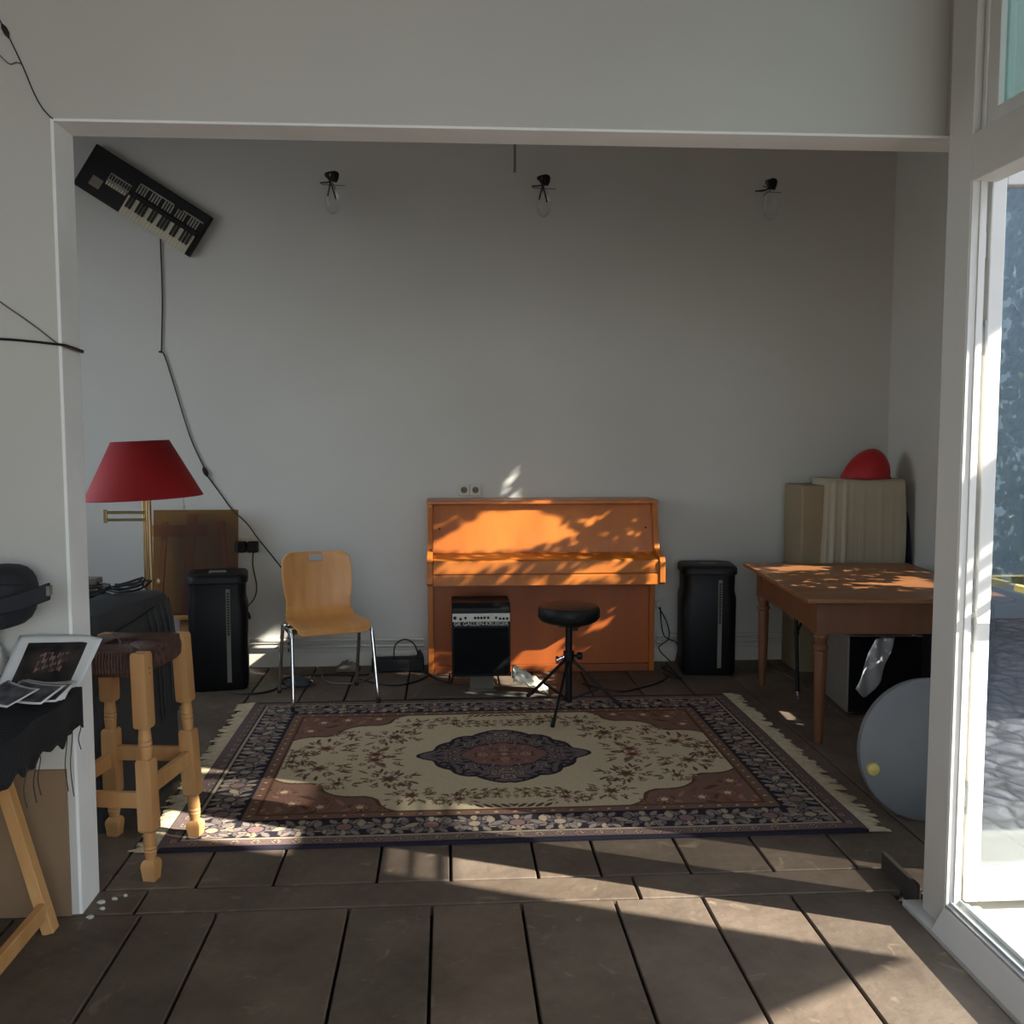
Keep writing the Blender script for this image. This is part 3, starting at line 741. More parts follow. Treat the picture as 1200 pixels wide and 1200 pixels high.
for x in (.09, TW-.11):
    for y in (.09, TL-.115):
        lg = MB().lathe(lp, 20, T(x,y,0)).box((x-.036,y-.036,.543),(x+.036,y+.036,TZ-.022)); lg.build('leg', M['table_leg'], tb)

# under the table
eb = thing('equipment_box', 'grey sided black fronted amplifier box under the wooden table', 'amplifier', (2.12, 5.07, 0), R(-5))
MB().box((0,0,.012),(.40,.62,.435)).build('cabinet', M['grey_box'], eb, smooth=False, bev=.008)
MB().box((.008,-.012,.02),(.392,.0,.428)).build('front_grille', M['grille'], eb, smooth=False, bev=.003)
for x in (.03,.37):
    for y in (.04,.58): MB().lathe([(.016,0),(.018,.013)], 10, T(x,y,0)).build('foot', M['rubber'], eb)
MB().box((.395,-.018,.10),(.41,.03,.13)).build('corner_cap', M['alu'], eb, smooth=False, bev=.004)
fo = MB().grid(lambda u, v: (2.145+.14*u+.10*v*(1-u*.3), 5.035-.02-.012*math.sin(u*9+v*7)+.012*u, .16+.27*v-.05*math.sin(u*4)*(1-v)), 14, 18)
tag(fo.build('foil_sheet', M['foil'], solid=.002), 'crumpled silver foil hanging over the black amplifier box', 'foil')
bn = thing('storage_bin', 'blue grey bin under the table at the white door post', 'bin', (2.575, 5.02, 0), R(-2))
MB().loft([rrect(.13,.24,.03,0,5,.16,.24),rrect(.145,.26,.03,.47,5,.16,.24)]).build('body', M['bin'], bn)
MB().loft([rrect(.152,.27,.03,.47,5,.16,.24),rrect(.152,.27,.03,.50,5,.16,.24)]).build('lid', M['bin'], bn, smooth=False)
ps_ = thing('microphone_stand', 'thin black folded stand leaning under the wooden table', 'stand', (1.98, 5.55, 0))
MB().tube([(.03,-.05,.01),(.035,.05,.66)], .011, 10).build('pole', M['black_plastic'], ps_)
MB().tube([(.033,.0,.35),(.085,.02,.44)], .008, 8).lathe([(.016,-.01),(.016,.01)], 10, T(.033,0,.35)).build('clamp_arm', M['black_plastic'], ps_)
MB().lathe([(.016,0),(.014,.02)], 12, T(.03,-.05,0)).build('foot', M['chrome'], ps_)

# cream draped box, red dome, blue cloth
bx = thing('draped_box', 'tall box draped with a cream sheet behind the wooden table', 'draped box', (2.52, 6.02, 0))
MB().box((-.33,-.02,0),(.25,.30,1.18)).build('box', M['box_board'], bx, smooth=False, bev=.01)
def drape(u, v):
    # around three sides: u along the perimeter, v from top to hem
    t = u*1.0; n = math.sin(u*70)*.5+math.sin(u*41+1)*.5
    fold = .016*max(0, n)*(.25+.75*v)*(1.6 if .12 < u < .45 else .25)
    if u < .12: x = -.185-.02*v; y = .20-.26*(u/.12)
    elif u < .88: x = -.185-.02*v*(1-(u-.12)/.5 if u < .62 else 0) + .495*(u-.12)/.76; y = -.06
    else: x = .31-.01; y = -.06+.30*(u-.88)/.12
    bul = .012*math.sin(v*PI)
    return (x + (bul if u > .8 else 0), y-fold-.02*v, 1.215-.63*v - .02*math.sin(u*9)*v)
sh = MB().grid(drape, 150, 20)
sh.grid(lambda u, v: (-.185+.495*u, -.06+.32*v, 1.215+.004*math.sin(u*9)), 10, 6)
sh.build('sheet', M['sheet'], bx, solid=.004)
rd = thing('helmet', 'red rounded helmet shape on top of the cream draped box', 'helmet', (2.635, 6.07, 1.222))
def dome(u, v):
    th = u*2*PI; ph = v*PI/2
    c_, s_ = math.cos(ph), math.sin(ph)
    x = .135*c_*math.cos(th); y = .12*c_*math.sin(th)
    x += (-.035*(1-v)**2 if math.cos(th) < 0 else 0)*abs(math.cos(th)) + .03*v
    return (x, y, .185*s_)
MB().grid(dome, 32, 12).build('shell', M['red_cloth'], rd)
MB().loft([[(p[0]*1.0-.012,p[1],0) for p in rrect(.155,.125,.12,0,8)], [(p[0]-.012,p[1],.012) for p in rrect(.15,.12,.115,0,8)]]).build('brim', M['red_cloth'], rd)
bc = MB().loft([[(2.86,5.86,.0),(2.898,5.86,.0),(2.898,6.25,.0),(2.86,6.25,.0)], [(2.86,5.93,.62),(2.898,5.9,.62),(2.898,6.22,.62),(2.87,6.2,.62)], [(2.875,6.0,.86),(2.898,5.97,.86),(2.898,6.15,.86),(2.875,6.12,.86)], [(2.885,6.05,1.03),(2.898,6.04,1.03),(2.898,6.11,1.03),(2.885,6.1,1.03)]])
tag(bc.build('blue_bag', M['navy'], sub=1), 'dark blue bag leaning in the corner behind the cream draped box', 'bag')

# grey disc at the door post
dc = thing('round_board', 'round grey board standing on edge beside the white door post', 'board', (1.87, 3.62, 0), R(0))
MB().lathe([(.0,-.02),(.27,-.02),(.278,-.014),(.278,.014),(.27,.02),(.0,.02)], 56, T(0,.06,.275) @ RX(PI/2-.10), cap=False).build('disc', M['disc'], dc)
MB().box((-.10,.09,0),(.10,.20,.05)).bar((0,.06,.03),(0,.30,.03),.03,.03).build('foot', M['grey_box'], dc, smooth=False)
lab(MB().lathe([(.014,0),(.026,.006),(.024,.03),(.010,.04)], 14, T(-.232,.048,.212) @ RX(PI/2)).build('knob', M['yellow'], dc), 'pale yellow knob')

# ---------------------------------------------------------------- bar stool
bs = thing('bar_stool', 'tall pine bar stool with dark woven seat beside the wall opening', 'stool', (0,0,0))
feet = {'f':((-1.013,3.326),(-1.030,3.335)), 'r':((-.948,3.663),(-.985,3.66)), 'b':((-1.262,3.715),(-1.250,3.665)), 'l':((-1.335,3.385),(-1.300,3.345))}
LZ = .782
def legpt(k, z):
    (x0,y0),(x1,y1) = feet[k]; t = z/LZ
    return Vector((x0+(x1-x0)*t, y0+(y1-y0)*t, z))
ang_s = math.atan2(3.663-3.326, -.948+1.013)
def sq(k, z, h):
    p = legpt(k, z); ca_, sa_ = math.cos(ang_s), math.sin(ang_s)
    return [(p.x+(cx*ca_-cy*sa_)*h, p.y+(cx*sa_+cy*ca_)*h, z) for cx, cy in ((-1,-1),(1,-1),(1,1),(-1,1))]
def circ(k, z, r, n=16):
    p = legpt(k, z); return [(p.x+r*math.cos(2*PI*i/n), p.y+r*math.sin(2*PI*i/n), z) for i in range(n)]
for k in 'frbl':
    lg = MB()
    lg.loft([sq(k,LZ-.002,.023), sq(k,LZ-.012,.026), sq(k,.532,.026), sq(k,.524,.022)][::-1])
    lg.loft([circ(k,z,r) for z, r in ((.415,.019),(.435,.0205),(.458,.0225),(.462,.020),(.466,.0225),(.474,.0225),(.478,.020),(.482,.0225),(.50,.0205),(.515,.019),(.528,.021))])
    lg.loft([sq(k,.168,.022), sq(k,.176,.027), sq(k,.410,.026), sq(k,.418,.022)])
    lg.loft([circ(k,z,r) for z, r in ((.066,.017),(.085,.019),(.10,.0225),(.104,.020),(.108,.0225),(.114,.0225),(.118,.020),(.124,.0225),(.15,.021),(.170,.020))])
    lg.loft([sq(k,.0145 if k == 'r' else .0,.021), sq(k,.05,.026), sq(k,.062,.024), sq(k,.072,.017)])
    lg.build('leg', M['pine'], bs, ang=30)
for a, b, z in (('f','r',.315),('r','b',.325),('b','l',.30),('l','f',.275)):
    MB().bar(legpt(a,z), legpt(b,z), .022, .055).build('stretcher', M['pine'], bs, smooth=False, bev=.003)
def seatf(u, v):
    # wrapped rush seat, superellipse tube over the four rails
    P = [legpt(k, .745) for k in 'frbl']
    return None
P = {k: legpt(k, .75) for k in 'frbl'}
cs = (P['f']+P['r']+P['b']+P['l'])/4
rings = []
for zz, sc in ((.700,.78),(.705,.96),(.725,1.03),(.755,1.04),(.775,1.0),(.784,.82),(.782,.5),(.780,.1)):
    ring_ = []
    order = ['f','r','b','l']
    for i in range(4):
        A_, B_ = P[order[i]], P[order[(i+1) % 4]]
        for q in range(8):
            t = q/8; p = A_.lerp(B_, t)
            edge = math.sin(t*PI)
            k_ = sc*(.93+.05*edge)
            off = (p-cs)*k_
            ring_.append((cs.x+off.x, cs.y+off.y, zz + (.004*math.sin(q*2.4+i)) - .010*edge*(1 if zz > .77 else 0) - .03*(1-edge)*0))
    rings.append(ring_)
MB().loft(rings).build('woven_seat', M['rush'], bs)
strands = MB()
for i in range(4):
    A_, B_ = P[order[i]], P[order[(i+1) % 4]]
    for q in range(26):
        t = .08+.84*q/25; p = A_.lerp(B_, t); dirv = (p-cs); dirv.z = 0; n_ = dirv.normalized()
        e = math.sin(t*PI); o_ = cs + (p-cs)*(.965+.05*e)*1.045
        strands.tube([(o_.x-n_.x*.02,o_.y-n_.y*.02,.697),(o_.x+n_.x*.004,o_.y+n_.y*.004,.715),(o_.x+n_.x*.007,o_.y+n_.y*.007,.75),(o_.x-n_.x*.002,o_.y-n_.y*.002,.778),(o_.x-n_.x*.05,o_.y-n_.y*.05,.784),((o_.x+cs.x*2)/3,(o_.y+cs.y*2)/3,.782)], .0055, 5)
strands.build('rush_strands', M['rush'], bs)
for k in 'fr':
    for q in range(2):
        p = legpt(k, .735-.018*q)
        MB().lathe([(.004,0),(.004,.002)], 8, T(p.x+(.036 if k == 'f' else -.0),p.y-.028,p.z) @ RX(PI/2)).build('nail_head', M['brass'], bs)

# ---------------------------------------------------------------- floor lamp
s_ = 4.5/4.2
lm = thing('floor_lamp', 'standing lamp with red conical shade and swing arm', 'lamp', (-1.345, 4.5, 0))
lz0, lz1 = 1.222, 1.474
sh_ = MB().lathe([(.252,lz0),(.250,lz0+.004),(.122,lz1)], 48, T(-.008,0,0) @ T(0,0,lz0) @ RY(R(-2.5)) @ T(0,0,-lz0), cap=False)
sh_.build('lamp_shade', M['red_shade'], lm, solid=.003)
MB().tube([(-.012,.012,.03),(-.012,.012,1.30)], .010, 12).tube([(.012,-.008,.03),(.012,-.008,1.30)], .012, 12).build('pole', M['brass'], lm)
MB().lathe([(.15,0),(.15,.015),(.13,.025),(.03,.035),(.02,.05)], 32).build('base', M['brass'], lm)
ar = MB().box((-.185,-.012,1.118),(.0,.0,1.130)).box((-.185,-.012,1.150),(.0,.0,1.163)).box((-.185,-.014,1.110),(-.170,.002,1.170)); ar.build('swing_arm', M['brass'], lm, smooth=False, bev=.002)
MB().tube([(.0,0,1.25),(0,0,1.34)], .018, 12).lathe([(.012,1.34),(.032,1.37),(.034,1.40),(.02,1.43),(.0,1.44)], 16).build('bulb', M['paper'], lm)
MB().tube([(.165,.0,lz0+.02),(.165,0,lz0-.035)], .0015, 5).lathe([(.0,0),(.004,.003),(.004,.012),(0,.015)], 8, T(.165,0,lz0-.05), cap=False).build('pull_chain', M['brass'], lm)
MB().tube([(.012,-.008,.86),(.045,-.008,.86)], .006, 8).lathe([(.008,-.012),(.012,0),(.008,.012)], 12, T(.045,-.008,.845)).build('switch_knob', M['brass'], lm)

# ---------------------------------------------------------------- covered case with cables on it
cs_ = thing('equipment_case', 'charcoal covered equipment case behind the pine bar stool', 'case', (-1.294, 3.72, 0), R(-10.2))
def cring(z, ins, k=0): return [(p[0]-.30+.30-.31, p[1]+.325, z + k*(p[0])) for p in rrect(.31-ins, .325-ins, .03, 0, 6)]
cv = MB().loft([cring(0,0),cring(.30,.004),cring(.60,.012),cring(.78,.022),cring(.825,.035),cring(.835,.06),cring(.838,.2)])
cv.build('cover', M['case_cloth'], cs_)
fd = MB()
for yy, dx, zt in ((.42,.05,.80),(.47,.03,.80),(.53,.05,.80),(.58,.03,.80),(.60,.02,.80)):
    fd.tube(smooth_path([(-.03,yy,zt),(-.012,yy+.01,.70),(.0,yy+dx*.6,.55),(.002,yy+dx,.30)], 5), [.010]*5+[.008]*5+[.004]*5+[.002], 6)
fd.build('cover_fold', M['case_cloth'], cs_)
MB().tube([(.001,.02,.745),(-.010,.30,.765),(-.012,.46,.79)], .004, 6).build('seam', M['rubber'], cs_)
def coil(name, label, c, r, n, seed, rad=.005, m='cable', zz=.0, grp='black cables on the covered case'):
    g = random.Random(seed); pts = []
    for i in range(n*14+1):
        t = 2*PI*i/14; rr = r*(1+.25*math.sin(t*.37+seed)+g.uniform(-.06,.06))
        pts.append((c[0]+rr*math.cos(t)*1.3+g.uniform(-.004,.004), c[1]+rr*math.sin(t)*.8, c[2]+.006+.012*(i/14)+.055*math.sin(t*.5+seed)**2*(.5+.5*math.sin(t))))
    return tag(MB().tube(smooth_path(pts, 2), rad, 6).build(name, M[m]), label, 'cable', grp)
coil('cable', 'loosely coiled black cable nearest the wall edge on the charcoal case', (-1.47,3.99,.842), .085, 4, 2, .005)
coil('cable', 'black cable loop beside the lamp pole on the charcoal case', (-1.335,4.19,.842), .055, 3, 5, .005)
gb = thing('cable_box', 'small grey box among the cables on the charcoal case', 'box', (-1.52,4.235,.84), R(-8))
MB().box((-.055,-.03,0),(.055,.03,.065)).build('body', M['grey_box'], gb, smooth=False, bev=.004)
MB().box((-.04,-.033,.02),(.02,-.030,.045)).build('label_plate', M['case_cloth'], gb, smooth=False)

# ---------------------------------------------------------------- smoked panel on an easel
ez = thing('easel', 'wooden easel behind the smoked brown panel by the back wall', 'easel', (-1.61, 6.17, 0))
MB().bar((-.055,.02,.0),(.00,.165,1.0), .055, .035, up=(0,1,0)).build('post', M['pine'], ez, smooth=False, bev=.003)
MB().bar((-.22,.03,.0),(-.17,.165,.95), .035, .03, up=(0,1,0)).build('leg', M['pine'], ez, smooth=False, bev=.003)
MB().bar((.26,.03,.0),(.18,.165,.95), .035, .03, up=(0,1,0)).build('leg', M['pine'], ez, smooth=False, bev=.003)
MB().box((-.24,.11,.86),(.10,.14,.93)).build('crossbar', M['pine'], ez, smooth=False, bev=.003)
MB().box((-.20,-.035,.36),(.28,.085,.385)).build('ledge', M['pine'], ez, smooth=False, bev=.003)
sm = MB().hexa([(-1.82,6.15,.386),(-1.305,6.15,.386),(-1.305,6.158,.386),(-1.82,6.158,.386)], [(-1.82,6.235,1.03),(-1.305,6.235,1.03),(-1.305,6.243,1.03),(-1.82,6.243,1.03)])
tag(sm.build('acrylic_panel', M['smoked'], smooth=False), 'smoked brown translucent panel standing behind the left loudspeaker', 'panel')

# ---------------------------------------------------------------- keyboard hung on the wall
kbd = thing('keyboard', 'black electric organ keyboard hung tilted high on the back wall', 'keyboard', (-1.857, BY-.001, 2.925), rot=(0, R(32.3), 0))
KL, KW = .80, .282   # local x along, z up across, y depth (front negative)
def kx(u): return (u-.5)*KL
def kz(v): return (.5-v)*KW
MB().box((-KL/2,-.06,-KW/2),(KL/2,0,KW/2)).build('body', M['black_plastic'], kbd, smooth=False, bev=.005)
MB().box((kx(.43),-.075,kz(.54)),(kx(.985),-.058,kz(.46))).build('ledge', M['black_plastic'], kbd, smooth=False, bev=.003)
wk = MB(); bk = MB()
x0, x1 = kx(.40), kx(.975); nk = 21; kw_ = (x1-x0)/nk
for i in range(nk): wk.box((x0+i*kw_+.0006,-.072,kz(1.0)),(x0+(i+1)*kw_-.0006,-.058,kz(.56)))
for i in range(nk):
    if i % 7 in (0,1,3,4,5): bk.box((x0+(i+1)*kw_-.0065,-.082,kz(.82)),(x0+(i+1)*kw_+.0065,-.07,kz(.555)))
wk.build('white_keys', M['ivory'], kbd, smooth=False); bk.build('black_keys', M['key_black'], kbd, smooth=False)
tabs = MB()
for i in range(25):
    if i % 5 != 4: tabs.box((kx(.43)+i*.0178,-.068,kz(.43)),(kx(.43)+i*.0178+.008,-.058,kz(.24)))
tabs.box((kx(.43),-.064,kz(.235)),(kx(.72),-.058,kz(.205))).box((kx(.80),-.064,kz(.235)),(kx(.975),-.058,kz(.205)))
tabs.build('stop_tabs', M['key_grey'], kbd, smooth=False)
sl = MB().box((kx(.205),-.064,kz(.60)),(kx(.385),-.058,kz(.36))).build('slider_panel', M['key_grey'], kbd, smooth=False)
for i in range(8):
    MB().box((kx(.215)+i*.0175,-.070,kz(.50)),(kx(.215)+i*.0175+.008,-.063,kz(.39))).build('slider', M['key_black'], sl, smooth=False)
    MB().box((kx(.212)+i*.0175,-.074,kz(.63)),(kx(.212)+i*.0175+.012,-.063,kz(.56))).build('slider_cap', M['ivory'], sl, smooth=False)
MB().box((kx(.10),-.066,kz(.82)),(kx(.19),-.058,kz(.60))).build('pedal_plate', M['grey_box'], kbd, smooth=False, bev=.003)
kc = thing('wall_cable', 'dark cable running down the back wall from the keyboard', 'cable', (-1.77, BY-.01, 0))
MB().tube(smooth_path([(.0,0,2.72),(.002,0,2.35),(-.012,0,2.02)], 4) + smooth_path([(-.02,-.004,2.005),(.004,0,1.99),(.06,0,1.80),(.15,0,1.48),(.232,0,1.285)], 5), .0045, 6).build('upper_lead', M['cable'], kc)
MB().tube([(.228,-.006,1.29),(.234,-.008,1.275),(.245,-.008,1.25),(.252,-.006,1.23)], [.006,.015,.015,.006], 8).build('inline_switch', M['rubber'], kc)
MB().tube(smooth_path([(.252,0,1.23),(.33,0,1.12),(.40,0,1.02),(.49,0,.93),(.56,0,.83),(.66,0,.70),(.72,0,.60),(.735,0,.40),(.74,-.02,.10)], 5), .004, 6).build('lower_lead', M['cable'], kc)
MB().tube([(-.02,.008,2.01),(-.022,-.012,2.01)], .006, 8).build('nail', M['rubber'], kc)

# power adapters on the outlet left of the chair
ad_ = thing('power_adapter', 'two black plug adapters in the wall outlet behind the left loudspeaker', 'adapter', (-1.272, BY, .785))
MB().box((-.085,-.012,-.042),(.075,0,.05)).build('outlet_plate', M['outlet'], ad_, smooth=False, bev=.003)
for x in (-.045, .032): MB().box((x-.034,-.07,-.035),(x+.034,-.010,.035)).build('plug_body', M['black_plastic'], ad_, smooth=False, bev=.008)
MB().tube(smooth_path([(.035,-.05,-.035),(.03,-.045,-.12),(.05,-.04,-.25),(.035,-.05,-.33),(-.02,-.06,-.40),(-.06,-.06,-.5)], 5), .004, 6).build('lead', M['cable'], ad_)
do = thing('wall_outlet', 'double cream wall outlet just above the piano', 'outlet', (.138, BY, 1.139))
for x in (-.037, .037):
    p_ = MB().box((x-.036,-.010,-.036),(x+.036,0,.036)).build('outlet_plate', M['outlet'], do, smooth=False, bev=.003)
    MB().lathe([(.021,-.002),(.021,.0015),(.019,.0015)], 20, T(x,-.0105,0) @ RX(PI/2)).build('socket', M['dark_hole'], p_)
    for q in (-.009, .009): MB().lathe([(.0035,0),(.0035,.003)], 8, T(x+q,-.0115,0) @ RX(PI/2)).build('socket_hole', M['black_plastic'], p_)
o2 = thing('wall_outlet', 'small wall outlet with cables low between piano and right loudspeaker', 'outlet', (1.375, BY, .385))
MB().box((-.04,-.010,-.04),(.04,0,.04)).build('outlet_plate', M['outlet'], o2, smooth=False, bev=.003)
MB().box((-.02,-.035,-.02),(.02,-.010,.02)).build('plug_body', M['outlet'], o2, smooth=False, bev=.004)
MB().tube(smooth_path([(.0,-.03,-.02),(.05,-.06,-.12),(.06,-.07,-.22),(-.01,-.09,-.28),(.06,-.12,-.36)], 5), .004, 6).tube(smooth_path([(.01,-.03,-.02),(.03,-.05,-.2),(.12,-.06,-.26),(.10,-.1,-.37)], 5), .004, 6).build('lead', M['cable'], o2)

# ---------------------------------------------------------------- bare bulbs under the ceiling line
def bulb(label, x, z, seed):
    b_ = thing('wall_light', label, 'light', (x, BY-.14, z), 0, 'bare bulbs on the back wall')
    g = random.Random(seed)
    MB().tube([(0,.14,-.035),(0,.03,-.035),(0,0,-.03)], .004, 6).tube([(-.07,.02,-.04),(.075,.02,-.045)], .0028, 6).build('bracket', M['cable_grey'], b_)
    MB().lathe([(.0,-.028),(.020,-.026),(.026,-.01),(.026,.022),(.018,.034),(0,.036)], 14, T(.012,0,.0) @ RY(.2), cap=False).build('socket', M['black_plastic'], b_)
    for q in range(3):
        a0 = g.uniform(-1.2,1.2); s0 = (-.075,-.045,-.02)[q]
        ends = ((s0,.0,-.035),(-.03,.0,-.115),(.02,0,-.13))[q] if seed != 3 else ((-.10,0,-.045),(-.05,0,-.01),(.03,0,-.03))[q]
        MB().tube(smooth_path([(.0,-.01,.03),(-.022-.01*q,-.02,.012),(-.012,-.02,-.03),ends], 5), .0048 if seed != 3 or q == 0 else .003, 6).build('wire', M['cable'], b_)
    MB().lathe([(.016,-.04),(.03,-.06),(.042,-.10),(.046,-.15),(.040,-.195),(.022,-.218),(.0,-.222)], 20, cap=False).build('bulb', M['bulb'], b_)
bulb('bare wall bulb high left of the hanging rod, nearest the keyboard', -.695, 3.06, 1)
bulb('bare wall bulb with loose wires just right of the hanging rod', .60, 3.06, 2)
bulb('bare wall bulb with a single bent wire above the right loudspeaker', 2.03, 3.06, 3)
rod = MB().tube([(.302,4.5,2.665),(.302,4.5,3.70)], .006, 8)
tag(rod.build('hanging_rod', M['cable_grey']), 'thin dark rod hanging down behind the lintel', 'rod')

# ---------------------------------------------------------------- cables on the front left wall
YW = WY0-.006
c1 = thing('wall_cable', 'thin dark cable slanting down to the corner of the wall opening', 'cable', (-1.17, YW, 2.44))
MB().tube(smooth_path([(-.22,0,.44),(-.125,0,.268),(-.108,0,.235),(-.07,0,.15),(-.03,0,.05),(.008,0,0),(.018,.10,.004),(.018,.17,.008)], 5), .0019, 6).build('lead', M['cable'], c1)
MB().tube([(-.122,-.002,.262),(-.115,-.004,.25),(-.108,-.004,.235),(-.103,-.002,.222)], [.002,.008,.008,.002], 8).build('inline_switch', M['rubber'], c1)
MB().tube(smooth_path([(-.07,0,.15),(-.085,0,.155),(-.105,0,.150),(-.13,0,.172),(-.16,0,.20)], 5), .002, 6).build('branch_lead', M['cable_grey'], c1)
c2 = MB().tube(smooth_path([(-1.55,YW,1.80),(-1.333,YW,1.793),(-1.24,YW,1.786),(-1.165,YW-.002,1.778),(-1.150,WY0+.02,1.776),(-1.150,WY1,1.770)], 5), .0042, 6)
tag(c2.build('wall_cable', M['cable']), 'black cable crossing the front wall level with the middle of the jamb', 'cable')
c3 = MB().tube(smooth_path([(-1.5,YW,2.03),(-1.333,YW,1.905),(-1.24,YW,1.838),(-1.17,YW,1.782),(-1.153,WY0+.01,1.772),(-1.150,WY1,1.765)], 5), .0024, 6)
tag(c3.build('wall_cable', M['cable_grey']), 'thin grey cable sloping down to the black cable on the front wall', 'cable')

# ---------------------------------------------------------------- trestle table, cloth, photographs, bag
tt = thing('trestle_table', 'pine trestle table under the black cloth at the left edge', 'table', (-1.6, 2.55, 0))
MB().box((-.55,-.75,.712),(.46,.48,.730)).build('tabletop', M['pine_pale'], tt, smooth=False)
for yy in (.435, -.60):
    MB().bar((.385,yy,0),(.20,yy,.715), .036, .046, up=(0,1,0)).build('leg', M['pine_pale'], tt, smooth=False, bev=.003)
    MB().bar((-.385,yy,0),(-.20,yy,.715), .036, .046, up=(0,1,0)).build('leg', M['pine_pale'], tt, smooth=False, bev=.003)
for sx in (-1, 1): MB().bar((sx*.372,-.60,.075),(sx*.372,.412,.075), .024, .05).build('stretcher', M['pine_pale'], tt, smooth=False, bev=.003)
MB().box((-.20,.41,.66),(.22,.45,.715)).box((-.20,-.62,.66),(.22,-.58,.715)).build('trestle_beam', M['pine_pale'], tt, smooth=False)
TX = -1.13; TY = 3.04
clo = bpy.data.objects.new('tablecloth', None); C.objects.link(clo); clo.location = (TX,TY,.736)
tag(clo, 'black cloth with frayed hem covering the trestle table', 'tablecloth')
def clf(u, v):
    # u across from far left to over the right edge; v from near to far along y
    y = -1.22*(1-v)
    s = u*.80
    if s < .68:
        x = -.68+s; z = .002+.012*abs(math.sin(y*9))*math.sin(x*7)**2
    else:
        h = (s-.68); hem = .95+.09*math.sin(y*29)+.07*math.sin(y*71+1)
        x = .012+.006*math.sin(y*23); z = -h*hem
    return (x, y, z)
MB().grid(clf, 40, 90).build('cloth', M['cloth_black'], clo, solid=.004)
MB().grid(lambda u, v: (-.68+.69*u, -.0+.006+.004*math.sin(u*20), .004-(.125+.02*math.sin(u*29))*v), 40, 6).build('back_hem', M['cloth_black'], clo, solid=.003)
for yy, L in ((-.03,.07),(-.10,.19),(-.14,.16),(-.33,.10),(-.36,.11),(-.42,.10)):
    MB().tube(smooth_path([(.012,yy,-.09),(.016,yy+.004,-.11),(.010,yy-.004,-.11-L*.5),(.014,yy+.003,-.11-L)], 4), .0016, 5).build('loose_thread', M['cable'], clo)
# big print leaning on the cloth against the wall
def printf(u, v):
    x = -1.315+.245*u + .02*(v-.5); y = 2.915+.15*v; z = .758+.140*v**1.1 + .012*u*u*(1-v)
    if u > .8: z += .05*(u-.8)*5*(.35-v)*.4
    return (x, y, z)
pr_ = bpy.data.objects.new('photo_print', None); C.objects.link(pr_); tag(pr_, 'large white bordered dark photograph leaning on the black cloth', 'photograph')
MB().grid(printf, 20, 14).build('paper', M['paper'], pr_, solid=.0015)
M['photo_dark'] = mat('photo_dark', srgb(22,21,23), .35, col2=srgb(70,62,58), vscale=14)
M['photo_mid'] = mat('photo_mid', srgb(34,36,42), .35, col2=srgb(120,120,125), vscale=26)
M['photo_fig'] = mat('photo_figures', srgb(150,122,112), .4, col2=srgb(60,48,46), vscale=30)
def off(fn, a0, a1, b0, b1, d):
    def g(u, v):
        p = Vector(fn(a0+(a1-a0)*u, b0+(b1-b0)*v)); return p + Vector((0,-.78,.62))*d
    return g
MB().grid(off(printf,.15,.86,.12,.87,.0022), 16, 12).build('image', M['photo_dark'], pr_)
MB().grid(off(printf,.36,.70,.36,.70,.0030), 36, 30, skip=lambda u, v: math.sin(u*23+v*5)+math.sin(v*17-u*9)+.8*math.sin(u*51) < .35).build('image_figures', M['photo_fig'], pr_)
for i, (x, y, z, rz, lbl) in enumerate(((-1.165,2.865,.775,.10,'small white bordered photograph lowest in the fan on the black cloth'),(-1.155,2.850,.779,-.06,'small white bordered photograph second from the bottom of the fan'),
        (-1.150,2.830,.783,-.20,'small white bordered photograph in the middle of the fan'),(-1.165,2.800,.787,-.36,'small white bordered photograph second from the top of the fan'),(-1.215,2.765,.792,-.62,'small white bordered photograph on top of the fan with a dark figure'))):
    ph = thing('small_photo', lbl, 'photograph', (x, y, z), 0, 'small photographs fanned on the cloth', rot=(.30,.03,rz))
    MB().grid(lambda u, v: (-.075+.15*u, -.05+.10*v, .006*(2*u-1)**2), 6, 4).build('paper', M['paper'], ph, solid=.0012)
    MB().grid(lambda u, v: (-.067+.134*u, -.042+.084*v, .0014+.006*(1.8*u-.9)**2), 6, 4).build('image', M['photo_mid'], ph)
# white paper box carrying the bag
wb = thing('paper_roll', 'white curved paper sheet beneath the black camera bag', 'paper', (-1.335, 2.985, .752))
MB().grid(lambda u, v: (-.30+.31*u, -.085+.165*v, .003+.174*(1-u**9)), 24, 4).build('sheet', M['paper'], wb, solid=.003)
MB().box((-.30,-.075,0),(-.025,.07,.172)).build('carton', M['paper'], wb, smooth=False, bev=.006)
bg = thing('camera_bag', 'black padded camera bag with strap at the left edge', 'bag', (-1.280, 2.965, .915)); bg.scale = (1.13,1.13,1.13)
